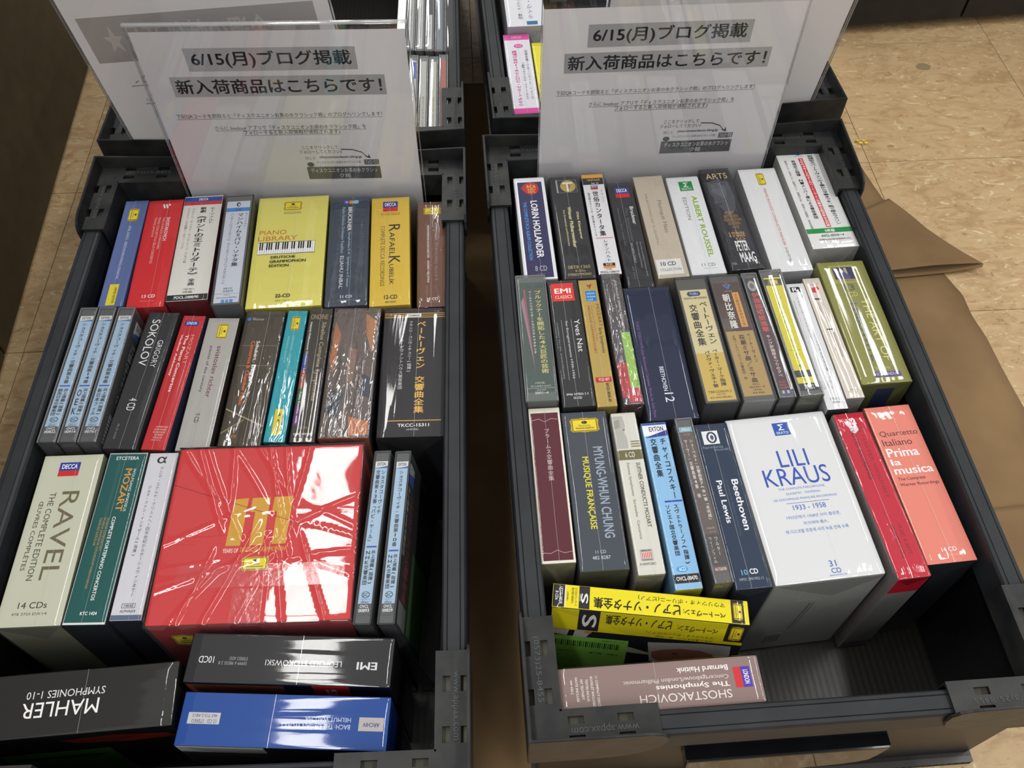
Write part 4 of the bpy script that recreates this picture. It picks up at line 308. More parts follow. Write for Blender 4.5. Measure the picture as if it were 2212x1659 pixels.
{'id': 'F1', 'pos': [18.6, 430.7, 3.5], 'size': [24.41, 125.68, 142.51], 'col': ['#5b6460', '#4a4a44', '#5a605a', '#4c5450'], 'film': 'jf', 'name': 'cd_case', 'label': 'thick CD case with dark green strip and tapering mauve stripe', 'items': [['R', 0.02, 0.0497, 0.98, 0.9365, '#2f473c'], ['P', [[0.2, 0.1098], [0.26, 0.1098], [0.38, 0.7974]], '#a84a5c'], ['P', [[0.08, 0.2173], [0.2, 0.1746], [0.38, 0.7691]], '#a87890'], ['R', 0.16, 0.1044, 0.95, 0.1066, '#8a3a3c'], ['V', 0.58, 0.1207, 0.84, 0.7974, 'ブルックナーを開拓した4大巨匠の芸術', '#d9cf7a', 'U', 1], ['V', 0.38, 0.1207, 0.49, 0.6443, 'ベーム+ハウゼッガー+カバスタ+マタチッチ', '#dce2da', 'U', 1], ['T', 0.32, 0.8582, 0.66, 0.8768, '(4枚組)', '#c4ccc4', 'U', 0], ['T', 0.16, 0.8832, 0.84, 0.898, '税込価格9,064円', '#c4ccc4', 'U', 0], ['R', 0.02, 0.9044, 0.98, 0.9072, '#aab4aa'], ['T', 0.34, 0.9136, 0.68, 0.9255, 'ANF', '#b4bcb4', 'U', 0], ['T', 0.28, 0.932, 0.74, 0.9502, '2001~4', '#dce2da', 'U', 1]]},
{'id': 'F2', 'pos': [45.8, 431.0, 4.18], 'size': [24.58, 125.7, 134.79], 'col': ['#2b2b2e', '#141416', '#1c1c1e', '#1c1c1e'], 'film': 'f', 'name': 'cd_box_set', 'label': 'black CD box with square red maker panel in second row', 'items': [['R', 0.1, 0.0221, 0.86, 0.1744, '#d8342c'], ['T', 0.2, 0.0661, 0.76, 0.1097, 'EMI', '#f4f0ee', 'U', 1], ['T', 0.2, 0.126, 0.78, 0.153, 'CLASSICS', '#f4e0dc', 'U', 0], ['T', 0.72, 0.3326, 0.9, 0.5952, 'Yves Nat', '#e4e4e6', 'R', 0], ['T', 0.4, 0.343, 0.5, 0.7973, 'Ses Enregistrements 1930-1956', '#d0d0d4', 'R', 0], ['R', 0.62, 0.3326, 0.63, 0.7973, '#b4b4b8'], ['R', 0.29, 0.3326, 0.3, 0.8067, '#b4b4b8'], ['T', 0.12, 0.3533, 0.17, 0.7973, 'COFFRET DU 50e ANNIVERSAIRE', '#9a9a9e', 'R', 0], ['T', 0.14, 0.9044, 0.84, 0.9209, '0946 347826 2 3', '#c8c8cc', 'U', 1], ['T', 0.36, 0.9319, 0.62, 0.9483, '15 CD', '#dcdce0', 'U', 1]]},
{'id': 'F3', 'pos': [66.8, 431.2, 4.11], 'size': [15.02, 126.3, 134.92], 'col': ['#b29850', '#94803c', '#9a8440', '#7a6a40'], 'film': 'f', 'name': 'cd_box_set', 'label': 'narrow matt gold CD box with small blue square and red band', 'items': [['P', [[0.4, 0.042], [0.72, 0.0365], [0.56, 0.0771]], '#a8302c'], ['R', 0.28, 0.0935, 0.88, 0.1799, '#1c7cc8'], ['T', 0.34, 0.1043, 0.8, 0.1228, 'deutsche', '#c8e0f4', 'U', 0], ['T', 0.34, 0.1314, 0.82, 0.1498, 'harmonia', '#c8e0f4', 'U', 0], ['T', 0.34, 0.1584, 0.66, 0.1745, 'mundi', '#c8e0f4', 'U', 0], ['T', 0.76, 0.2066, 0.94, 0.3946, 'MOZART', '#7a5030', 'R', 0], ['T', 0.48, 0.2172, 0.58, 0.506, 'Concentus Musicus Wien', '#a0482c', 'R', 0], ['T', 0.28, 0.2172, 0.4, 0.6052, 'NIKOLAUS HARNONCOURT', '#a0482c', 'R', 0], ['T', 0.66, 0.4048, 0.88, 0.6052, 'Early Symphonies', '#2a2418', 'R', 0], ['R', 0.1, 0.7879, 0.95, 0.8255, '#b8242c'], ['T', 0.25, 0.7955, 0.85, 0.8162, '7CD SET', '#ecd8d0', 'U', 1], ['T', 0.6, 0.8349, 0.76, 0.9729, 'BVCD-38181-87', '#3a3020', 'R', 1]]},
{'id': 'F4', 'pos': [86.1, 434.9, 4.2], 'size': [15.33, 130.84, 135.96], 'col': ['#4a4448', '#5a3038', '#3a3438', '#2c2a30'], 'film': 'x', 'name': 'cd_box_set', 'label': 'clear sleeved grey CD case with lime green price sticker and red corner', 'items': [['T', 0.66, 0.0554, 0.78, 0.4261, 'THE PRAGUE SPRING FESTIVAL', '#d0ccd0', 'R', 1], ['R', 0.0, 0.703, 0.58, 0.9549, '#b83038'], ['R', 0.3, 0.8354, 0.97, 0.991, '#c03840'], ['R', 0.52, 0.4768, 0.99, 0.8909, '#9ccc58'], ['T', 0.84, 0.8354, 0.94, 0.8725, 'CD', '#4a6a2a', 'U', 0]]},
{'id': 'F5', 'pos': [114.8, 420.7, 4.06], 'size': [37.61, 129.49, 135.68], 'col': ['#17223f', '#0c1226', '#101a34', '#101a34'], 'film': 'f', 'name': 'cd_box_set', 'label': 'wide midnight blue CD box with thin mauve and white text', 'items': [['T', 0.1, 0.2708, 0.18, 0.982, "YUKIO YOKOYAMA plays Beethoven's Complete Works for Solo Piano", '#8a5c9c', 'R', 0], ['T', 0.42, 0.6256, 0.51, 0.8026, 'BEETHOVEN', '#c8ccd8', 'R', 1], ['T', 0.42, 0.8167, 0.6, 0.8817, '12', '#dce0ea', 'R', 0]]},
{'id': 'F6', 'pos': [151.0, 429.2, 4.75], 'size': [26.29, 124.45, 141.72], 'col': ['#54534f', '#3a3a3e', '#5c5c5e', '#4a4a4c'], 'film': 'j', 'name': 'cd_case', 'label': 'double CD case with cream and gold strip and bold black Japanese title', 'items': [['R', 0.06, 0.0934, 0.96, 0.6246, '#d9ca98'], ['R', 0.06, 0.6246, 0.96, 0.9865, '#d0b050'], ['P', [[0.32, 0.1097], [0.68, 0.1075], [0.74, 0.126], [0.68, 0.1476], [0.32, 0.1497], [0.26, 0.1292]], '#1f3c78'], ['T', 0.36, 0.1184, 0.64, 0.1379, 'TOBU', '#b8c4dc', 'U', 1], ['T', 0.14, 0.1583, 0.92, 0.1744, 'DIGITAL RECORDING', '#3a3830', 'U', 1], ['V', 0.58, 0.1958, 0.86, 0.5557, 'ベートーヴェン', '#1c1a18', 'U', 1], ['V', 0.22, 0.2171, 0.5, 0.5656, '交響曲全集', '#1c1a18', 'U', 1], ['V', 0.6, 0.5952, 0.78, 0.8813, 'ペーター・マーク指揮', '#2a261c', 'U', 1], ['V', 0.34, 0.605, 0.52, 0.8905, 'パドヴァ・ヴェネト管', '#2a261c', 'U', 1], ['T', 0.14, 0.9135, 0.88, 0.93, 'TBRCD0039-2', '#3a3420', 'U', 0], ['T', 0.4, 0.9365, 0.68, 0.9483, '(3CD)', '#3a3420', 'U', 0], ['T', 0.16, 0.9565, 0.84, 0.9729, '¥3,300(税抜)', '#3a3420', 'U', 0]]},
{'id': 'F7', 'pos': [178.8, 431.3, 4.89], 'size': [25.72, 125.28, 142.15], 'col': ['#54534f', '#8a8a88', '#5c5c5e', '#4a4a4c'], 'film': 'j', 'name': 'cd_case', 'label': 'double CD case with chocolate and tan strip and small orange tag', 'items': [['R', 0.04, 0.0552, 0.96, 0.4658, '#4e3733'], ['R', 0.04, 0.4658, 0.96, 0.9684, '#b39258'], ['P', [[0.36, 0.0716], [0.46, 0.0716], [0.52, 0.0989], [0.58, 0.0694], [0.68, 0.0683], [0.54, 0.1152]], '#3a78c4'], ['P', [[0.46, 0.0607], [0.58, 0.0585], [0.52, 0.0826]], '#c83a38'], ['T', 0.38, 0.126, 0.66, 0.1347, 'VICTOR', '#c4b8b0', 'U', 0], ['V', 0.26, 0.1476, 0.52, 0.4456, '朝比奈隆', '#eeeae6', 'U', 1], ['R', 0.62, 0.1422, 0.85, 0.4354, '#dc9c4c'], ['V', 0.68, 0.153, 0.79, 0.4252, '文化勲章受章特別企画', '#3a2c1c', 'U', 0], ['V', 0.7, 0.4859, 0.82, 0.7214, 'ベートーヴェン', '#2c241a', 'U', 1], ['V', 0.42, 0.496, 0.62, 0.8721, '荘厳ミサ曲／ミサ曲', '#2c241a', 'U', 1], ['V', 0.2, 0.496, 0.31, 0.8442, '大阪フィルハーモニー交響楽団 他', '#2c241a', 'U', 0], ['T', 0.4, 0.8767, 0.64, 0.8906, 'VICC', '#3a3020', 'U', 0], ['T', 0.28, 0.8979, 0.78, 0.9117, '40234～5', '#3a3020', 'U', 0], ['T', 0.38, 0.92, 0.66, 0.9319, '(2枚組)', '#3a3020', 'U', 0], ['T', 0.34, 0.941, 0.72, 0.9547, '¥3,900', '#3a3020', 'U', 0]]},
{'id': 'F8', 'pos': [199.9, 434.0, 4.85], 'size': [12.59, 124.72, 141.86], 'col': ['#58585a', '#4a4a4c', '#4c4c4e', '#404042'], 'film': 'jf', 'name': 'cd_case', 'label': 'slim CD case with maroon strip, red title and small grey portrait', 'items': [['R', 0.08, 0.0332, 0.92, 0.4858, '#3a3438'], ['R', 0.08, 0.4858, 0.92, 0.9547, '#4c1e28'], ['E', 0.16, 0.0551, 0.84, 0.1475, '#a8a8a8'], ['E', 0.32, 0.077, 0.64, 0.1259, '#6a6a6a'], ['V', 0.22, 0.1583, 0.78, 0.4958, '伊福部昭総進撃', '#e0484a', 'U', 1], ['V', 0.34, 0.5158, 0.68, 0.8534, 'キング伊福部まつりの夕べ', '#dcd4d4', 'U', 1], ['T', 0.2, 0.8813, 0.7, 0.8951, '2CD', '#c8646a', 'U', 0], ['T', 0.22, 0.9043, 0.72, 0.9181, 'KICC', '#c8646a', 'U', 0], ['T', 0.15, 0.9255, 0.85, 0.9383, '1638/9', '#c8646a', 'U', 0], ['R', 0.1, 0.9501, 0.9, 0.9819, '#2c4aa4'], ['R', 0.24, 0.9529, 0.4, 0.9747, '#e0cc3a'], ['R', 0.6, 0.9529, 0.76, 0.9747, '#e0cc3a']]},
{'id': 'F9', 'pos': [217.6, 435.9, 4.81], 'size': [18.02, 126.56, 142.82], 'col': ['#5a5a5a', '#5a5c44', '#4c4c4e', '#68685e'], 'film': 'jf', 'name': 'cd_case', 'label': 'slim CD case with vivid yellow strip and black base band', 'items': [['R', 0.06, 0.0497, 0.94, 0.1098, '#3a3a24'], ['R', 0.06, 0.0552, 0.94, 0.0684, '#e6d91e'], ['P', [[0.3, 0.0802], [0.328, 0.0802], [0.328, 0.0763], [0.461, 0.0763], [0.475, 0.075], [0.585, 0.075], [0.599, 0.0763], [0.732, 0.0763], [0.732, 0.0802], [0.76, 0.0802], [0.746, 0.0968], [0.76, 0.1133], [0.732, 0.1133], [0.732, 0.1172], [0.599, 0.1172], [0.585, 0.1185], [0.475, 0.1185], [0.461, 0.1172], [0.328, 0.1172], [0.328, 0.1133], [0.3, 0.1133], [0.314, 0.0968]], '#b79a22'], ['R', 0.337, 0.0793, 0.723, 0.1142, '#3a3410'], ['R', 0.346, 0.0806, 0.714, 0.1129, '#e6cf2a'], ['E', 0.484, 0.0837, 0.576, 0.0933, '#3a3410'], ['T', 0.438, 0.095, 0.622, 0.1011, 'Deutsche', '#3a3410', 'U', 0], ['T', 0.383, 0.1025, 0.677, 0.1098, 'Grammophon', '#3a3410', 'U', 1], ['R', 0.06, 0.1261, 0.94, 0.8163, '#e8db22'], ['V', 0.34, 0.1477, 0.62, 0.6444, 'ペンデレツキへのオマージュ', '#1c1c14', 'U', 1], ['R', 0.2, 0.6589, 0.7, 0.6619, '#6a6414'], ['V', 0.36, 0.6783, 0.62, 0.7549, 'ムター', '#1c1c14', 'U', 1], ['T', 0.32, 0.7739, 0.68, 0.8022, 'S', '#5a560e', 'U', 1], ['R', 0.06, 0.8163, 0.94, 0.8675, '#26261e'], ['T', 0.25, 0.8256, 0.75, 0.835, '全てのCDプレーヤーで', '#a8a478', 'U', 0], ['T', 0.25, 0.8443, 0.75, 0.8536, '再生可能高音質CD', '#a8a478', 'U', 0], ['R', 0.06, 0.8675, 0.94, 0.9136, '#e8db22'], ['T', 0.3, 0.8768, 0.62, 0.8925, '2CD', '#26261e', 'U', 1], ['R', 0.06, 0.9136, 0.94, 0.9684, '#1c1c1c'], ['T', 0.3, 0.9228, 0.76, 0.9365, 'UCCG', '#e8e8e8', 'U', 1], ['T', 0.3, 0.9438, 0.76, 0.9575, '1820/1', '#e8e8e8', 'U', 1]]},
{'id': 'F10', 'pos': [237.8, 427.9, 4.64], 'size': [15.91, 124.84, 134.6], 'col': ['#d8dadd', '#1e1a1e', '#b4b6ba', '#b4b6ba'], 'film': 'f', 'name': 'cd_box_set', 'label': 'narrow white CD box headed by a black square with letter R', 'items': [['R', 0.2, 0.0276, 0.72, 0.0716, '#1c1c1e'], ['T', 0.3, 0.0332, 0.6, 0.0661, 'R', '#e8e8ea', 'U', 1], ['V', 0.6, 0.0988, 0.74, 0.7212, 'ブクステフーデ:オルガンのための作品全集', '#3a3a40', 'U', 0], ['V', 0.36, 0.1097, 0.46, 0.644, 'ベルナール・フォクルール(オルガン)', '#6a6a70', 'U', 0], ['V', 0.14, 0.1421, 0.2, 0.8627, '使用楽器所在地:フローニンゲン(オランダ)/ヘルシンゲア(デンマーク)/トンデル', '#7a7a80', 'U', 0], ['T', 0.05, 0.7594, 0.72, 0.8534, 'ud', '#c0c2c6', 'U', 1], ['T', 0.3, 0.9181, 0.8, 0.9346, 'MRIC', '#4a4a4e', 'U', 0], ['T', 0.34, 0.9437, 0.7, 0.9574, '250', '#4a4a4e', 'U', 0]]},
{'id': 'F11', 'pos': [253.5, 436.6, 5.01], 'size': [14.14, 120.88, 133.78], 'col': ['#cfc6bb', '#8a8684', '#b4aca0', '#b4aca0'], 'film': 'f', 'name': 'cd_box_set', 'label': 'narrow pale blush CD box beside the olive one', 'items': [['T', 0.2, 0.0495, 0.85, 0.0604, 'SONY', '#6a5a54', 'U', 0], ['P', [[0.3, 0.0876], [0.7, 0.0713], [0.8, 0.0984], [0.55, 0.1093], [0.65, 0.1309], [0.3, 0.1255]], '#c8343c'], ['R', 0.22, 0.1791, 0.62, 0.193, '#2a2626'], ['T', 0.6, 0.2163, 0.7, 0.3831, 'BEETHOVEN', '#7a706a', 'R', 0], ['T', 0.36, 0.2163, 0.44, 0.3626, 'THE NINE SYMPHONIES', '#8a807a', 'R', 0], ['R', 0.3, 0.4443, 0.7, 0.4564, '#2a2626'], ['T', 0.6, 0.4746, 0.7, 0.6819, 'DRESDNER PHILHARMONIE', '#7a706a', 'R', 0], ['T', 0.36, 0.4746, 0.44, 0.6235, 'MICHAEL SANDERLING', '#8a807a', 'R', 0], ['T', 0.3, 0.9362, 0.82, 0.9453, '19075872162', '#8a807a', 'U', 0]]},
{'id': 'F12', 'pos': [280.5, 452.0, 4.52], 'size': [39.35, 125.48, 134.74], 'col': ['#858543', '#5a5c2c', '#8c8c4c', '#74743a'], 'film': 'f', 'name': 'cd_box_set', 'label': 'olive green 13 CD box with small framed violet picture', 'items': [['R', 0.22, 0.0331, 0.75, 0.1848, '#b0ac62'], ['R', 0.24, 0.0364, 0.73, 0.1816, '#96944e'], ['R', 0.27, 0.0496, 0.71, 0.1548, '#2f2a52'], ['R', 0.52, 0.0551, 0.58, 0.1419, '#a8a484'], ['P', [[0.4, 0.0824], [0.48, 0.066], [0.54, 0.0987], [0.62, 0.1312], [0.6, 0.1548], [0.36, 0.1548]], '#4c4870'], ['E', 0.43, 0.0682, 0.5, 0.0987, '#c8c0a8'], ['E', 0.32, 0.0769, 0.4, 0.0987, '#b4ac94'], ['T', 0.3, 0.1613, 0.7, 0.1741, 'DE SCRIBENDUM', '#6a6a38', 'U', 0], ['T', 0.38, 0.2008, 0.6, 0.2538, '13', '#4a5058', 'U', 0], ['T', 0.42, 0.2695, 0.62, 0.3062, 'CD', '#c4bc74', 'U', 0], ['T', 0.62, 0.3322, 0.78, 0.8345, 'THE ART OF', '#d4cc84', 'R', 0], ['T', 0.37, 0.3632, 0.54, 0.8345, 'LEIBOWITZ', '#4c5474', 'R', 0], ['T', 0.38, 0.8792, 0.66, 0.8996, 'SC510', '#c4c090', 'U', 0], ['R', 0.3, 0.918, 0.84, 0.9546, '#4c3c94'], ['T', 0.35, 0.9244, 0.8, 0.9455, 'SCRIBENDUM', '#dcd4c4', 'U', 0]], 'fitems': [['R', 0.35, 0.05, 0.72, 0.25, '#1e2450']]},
{'id': 'G1', 'pos': [27.2, 305.1, 3.48], 'size': [23.32, 124.3, 134.55], 'col': ['#e4dfd2', '#8d8a66', '#a49c80', '#a8a088'], 'film': 'f', 'name': 'cd_box_set', 'label': 'maroon CD slipcase with cream edges at left end of third row', 'items': [['R', 0.05, 0.0335, 0.95, 0.9866, '#561a26'], ['V', 0.44, 0.1435, 0.62, 0.4986, 'ブラームス交響曲全集', '#d0b8b4', 'U', 0], ['P', [[0.06, 0.0833], [0.3, 0.0723], [0.5, 0.0943], [0.7, 0.0723], [0.94, 0.08], [0.94, 0.0844], [0.7, 0.0778], [0.5, 0.0998], [0.3, 0.0778], [0.06, 0.0888]], '#a88084'], ['P', [[0.06, 0.9371], [0.3, 0.9416], [0.5, 0.9235], [0.7, 0.9416], [0.94, 0.9353], [0.94, 0.9389], [0.7, 0.9461], [0.5, 0.928], [0.3, 0.9461], [0.06, 0.9416]], '#a88084']]},  # front colour has the yellow box's reflection painted in
{'id': 'G2', 'pos': [57.1, 300.6, 3.73], 'size': [32.84, 125.71, 134.79], 'col': ['#3f4650', '#55563c', '#2c323a', '#2c323a'], 'film': 'f', 'name': 'cd_box_set', 'label': 'slate grey 11 CD box with yellow crest and yellow and silver titles', 'items': [['P', [[0.15, 0.0512], [0.19, 0.0512], [0.19, 0.0422], [0.384, 0.0422], [0.405, 0.0391], [0.565, 0.0391], [0.585, 0.0422], [0.78, 0.0422], [0.78, 0.0512], [0.82, 0.0512], [0.8, 0.089], [0.82, 0.1265], [0.78, 0.1265], [0.78, 0.1353], [0.585, 0.1353], [0.565, 0.1383], [0.405, 0.1383], [0.384, 0.1353], [0.19, 0.1353], [0.19, 0.1265], [0.15, 0.1265], [0.17, 0.089]], '#b79a22'], ['R', 0.204, 0.0492, 0.766, 0.1285, '#3a3410'], ['R', 0.217, 0.0522, 0.753, 0.1255, '#e6cf2a'], ['E', 0.418, 0.0592, 0.552, 0.0811, '#3a3410'], ['T', 0.351, 0.085, 0.619, 0.0989, 'Deutsche', '#3a3410', 'U', 0], ['T', 0.271, 0.1019, 0.699, 0.1186, 'Grammophon', '#3a3410', 'U', 1], ['T', 0.6, 0.2406, 0.82, 0.818, 'MYUNG-WHUN CHUNG', '#98a4b4', 'R', 1], ['T', 0.3, 0.304, 0.47, 0.7617, 'MUSIQUE FRANÇAISE', '#dcd03c', 'R', 1], ['T', 0.36, 0.8872, 0.58, 0.9054, '11 CD', '#c4ccd4', 'U', 0], ['T', 0.28, 0.9191, 0.66, 0.939, '482 8287', '#c4ccd4', 'U', 0]]},  # olive front: painted reflection of the yellow box before it
{'id': 'G3', 'pos': [87.1, 298.5, 4.58], 'size': [18.7, 128.45, 135.41], 'col': ['#d2d0c7', '#8f8c68', '#b4b2a8', '#b4b2a8'], 'film': 'f', 'name': 'cd_box_set', 'label': 'off white CD box with grey sketch of a face and olive band', 'items': [['P', [[0, 0.0225], [0.45, 0.0225], [0.5, 0.0892], [0.42, 0.1332], [0.5, 0.1767], [0.48, 0.2411], [0, 0.2411]], '#b0aea8'], ['P', [[0.05, 0.056], [0.3, 0.0448], [0.28, 0.1002], [0.05, 0.1112]], '#98968e'], ['P', [[0.36, 0.1167], [0.46, 0.1112], [0.44, 0.1244]], '#5a5852'], ['R', 0.6, 0.1929, 0.98, 0.2015, '#8a8460'], ['R', 0.6, 0.209, 0.98, 0.2176, '#8a8460'], ['R', 0.6, 0.2251, 0.98, 0.2336, '#8a8460'], ['R', 0, 0.2518, 1, 0.3151, '#6c6742'], ['T', 0.3, 0.2656, 0.68, 0.2994, '6 CD', '#e4e2d8', 'U', 0], ['T', 0.66, 0.336, 0.82, 0.7339, 'SUITNER CONDUCTS MOZART', '#6a6858', 'R', 1], ['T', 0.26, 0.336, 0.4, 0.7998, 'Famous Symphonies · Serenades · Concertos', '#7a7868', 'R', 0], ['R', 0.2, 0.86, 0.66, 0.9238, '#a8a6a0'], ['R', 0.23, 0.8737, 0.63, 0.9102, '#e8e6e0'], ['R', 0.25, 0.8756, 0.285, 0.9084, '#c82c34'], ['R', 0.315, 0.8756, 0.35, 0.9084, '#c82c34'], ['R', 0.38, 0.8756, 0.415, 0.9084, '#c82c34'], ['R', 0.445, 0.8756, 0.48, 0.9084, '#c82c34'], ['R', 0.51, 0.8756, 0.545, 0.9084, '#c82c34'], ['R', 0.575, 0.8756, 0.61, 0.9084, '#c82c34'], ['T', 0.25, 0.8627, 0.61, 0.871, 'BERLIN', '#5a5850', 'U', 1], ['T', 0.25, 0.9129, 0.61, 0.9211, 'Classics', '#5a5850', 'U', 0], ['T', 0.12, 0.9356, 0.72, 0.9482, '0183972BC', '#5a5850', 'U', 0]]},  # front tinted to hold the yellow box's reflection
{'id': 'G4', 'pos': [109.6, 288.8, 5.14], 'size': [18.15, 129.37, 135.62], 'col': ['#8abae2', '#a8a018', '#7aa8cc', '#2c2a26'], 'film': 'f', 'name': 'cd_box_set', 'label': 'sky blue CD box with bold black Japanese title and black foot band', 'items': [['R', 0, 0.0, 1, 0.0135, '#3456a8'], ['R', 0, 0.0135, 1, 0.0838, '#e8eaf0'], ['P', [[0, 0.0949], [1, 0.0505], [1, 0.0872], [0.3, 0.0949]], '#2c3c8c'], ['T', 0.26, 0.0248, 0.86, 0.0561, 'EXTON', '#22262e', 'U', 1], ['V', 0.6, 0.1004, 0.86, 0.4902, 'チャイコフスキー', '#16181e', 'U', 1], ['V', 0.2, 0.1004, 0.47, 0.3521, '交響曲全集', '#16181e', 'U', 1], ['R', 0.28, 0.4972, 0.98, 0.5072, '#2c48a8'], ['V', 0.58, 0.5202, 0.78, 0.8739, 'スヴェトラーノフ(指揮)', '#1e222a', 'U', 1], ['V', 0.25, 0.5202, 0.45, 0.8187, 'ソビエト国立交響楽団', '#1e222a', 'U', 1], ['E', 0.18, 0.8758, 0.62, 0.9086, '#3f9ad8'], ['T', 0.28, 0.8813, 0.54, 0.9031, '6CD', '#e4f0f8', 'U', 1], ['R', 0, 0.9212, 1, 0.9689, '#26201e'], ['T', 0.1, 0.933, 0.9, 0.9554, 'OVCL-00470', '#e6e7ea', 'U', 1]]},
{'id': 'G5', 'pos': [130.8, 289.2, 5.78], 'size': [12.35, 128.0, 143.6], 'col': ['#5a5654', '#6e6a34', '#4a4848', '#4a4848'], 'film': 'jf', 'name': 'cd_case', 'label': 'slim CD case with brown strip and cyan top label', 'items': [['R', 0.04, 0.0505, 0.96, 0.951, '#5c4943'], ['R', 0.04, 0.0505, 0.96, 0.0838, '#8cbcd0'], ['T', 0.2, 0.0561, 0.8, 0.0761, 'Altus', '#dcecf2', 'U', 1], ['T', 0.3, 0.0949, 0.75, 0.1081, '2CD', '#a89488', 'U', 0], ['V', 0.56, 0.1334, 0.82, 0.6577, 'シューベルト:交響曲第7(8)番「未完成」', '#e4dcd8', 'U', 1], ['V', 0.18, 0.1334, 0.42, 0.5102, 'マーラー:交響曲第4番 他', '#e4dcd8', 'U', 1], ['T', 0.25, 0.6866, 0.8, 0.7009, '1960年', '#b8a89c', 'U', 0], ['T', 0.4, 0.7105, 0.8, 0.7219, 'ライヴ', '#b8a89c', 'U', 0], ['R', 0.04, 0.7295, 0.96, 0.9104, '#3c3230'], ['V', 0.56, 0.7437, 0.82, 0.8556, 'ワルター', '#e8e4e0', 'U', 0], ['V', 0.18, 0.7437, 0.42, 0.8967, 'ウィーンフィル', '#e8e4e0', 'U', 0], ['R', 0.06, 0.9149, 0.94, 0.9465, '#6a4a44'], ['T', 0.12, 0.9212, 0.86, 0.9375, 'ALT267/8', '#e8e0dc', 'U', 1]]},  # tray front coloured with the yellow box's reflection
{'id': 'G6', 'pos': [151.6, 288.6, 5.54], 'size': [24.17, 128.15, 135.34], 'col': ['#1f3048', '#101824', '#141e2e', '#141e2e'], 'film': 'f', 'name': 'cd_box_set', 'label': 'navy 10 CD box with white rounded square swirl emblem', 'items': [['R', 0.16, 0.0449, 0.66, 0.1332, '#e0e2e4'], ['E', 0.28, 0.0504, 0.6, 0.1278, '#26364c'], ['E', 0.34, 0.0616, 0.54, 0.1168, '#e0e2e4'], ['E', 0.4, 0.0727, 0.5, 0.1058, '#26364c'], ['T', 0.1, 0.142, 0.72, 0.1616, 'harmonia', '#8494a4', 'U', 0], ['T', 0.42, 0.1637, 0.86, 0.1789, 'mundi', '#8494a4', 'U', 0], ['T', 0.68, 0.3674, 0.88, 0.6767, 'Beethoven', '#e4e6ea', 'R', 1], ['T', 0.22, 0.3674, 0.39, 0.6284, 'Paul Lewis', '#e4e6ea', 'R', 1], ['T', 0.5, 0.3674, 0.57, 0.7055, 'COMPLETE PIANO SONATAS', '#4c5c74', 'R', 0], ['T', 0.26, 0.8966, 0.44, 0.9266, '10', '#6fa0c8', 'U', 1], ['T', 0.5, 0.8948, 0.74, 0.9239, 'CD', '#f0f2f4', 'U', 1], ['T', 0.16, 0.9419, 0.84, 0.9572, 'HMX 2901902.11', '#a8b2bc', 'U', 0]]},
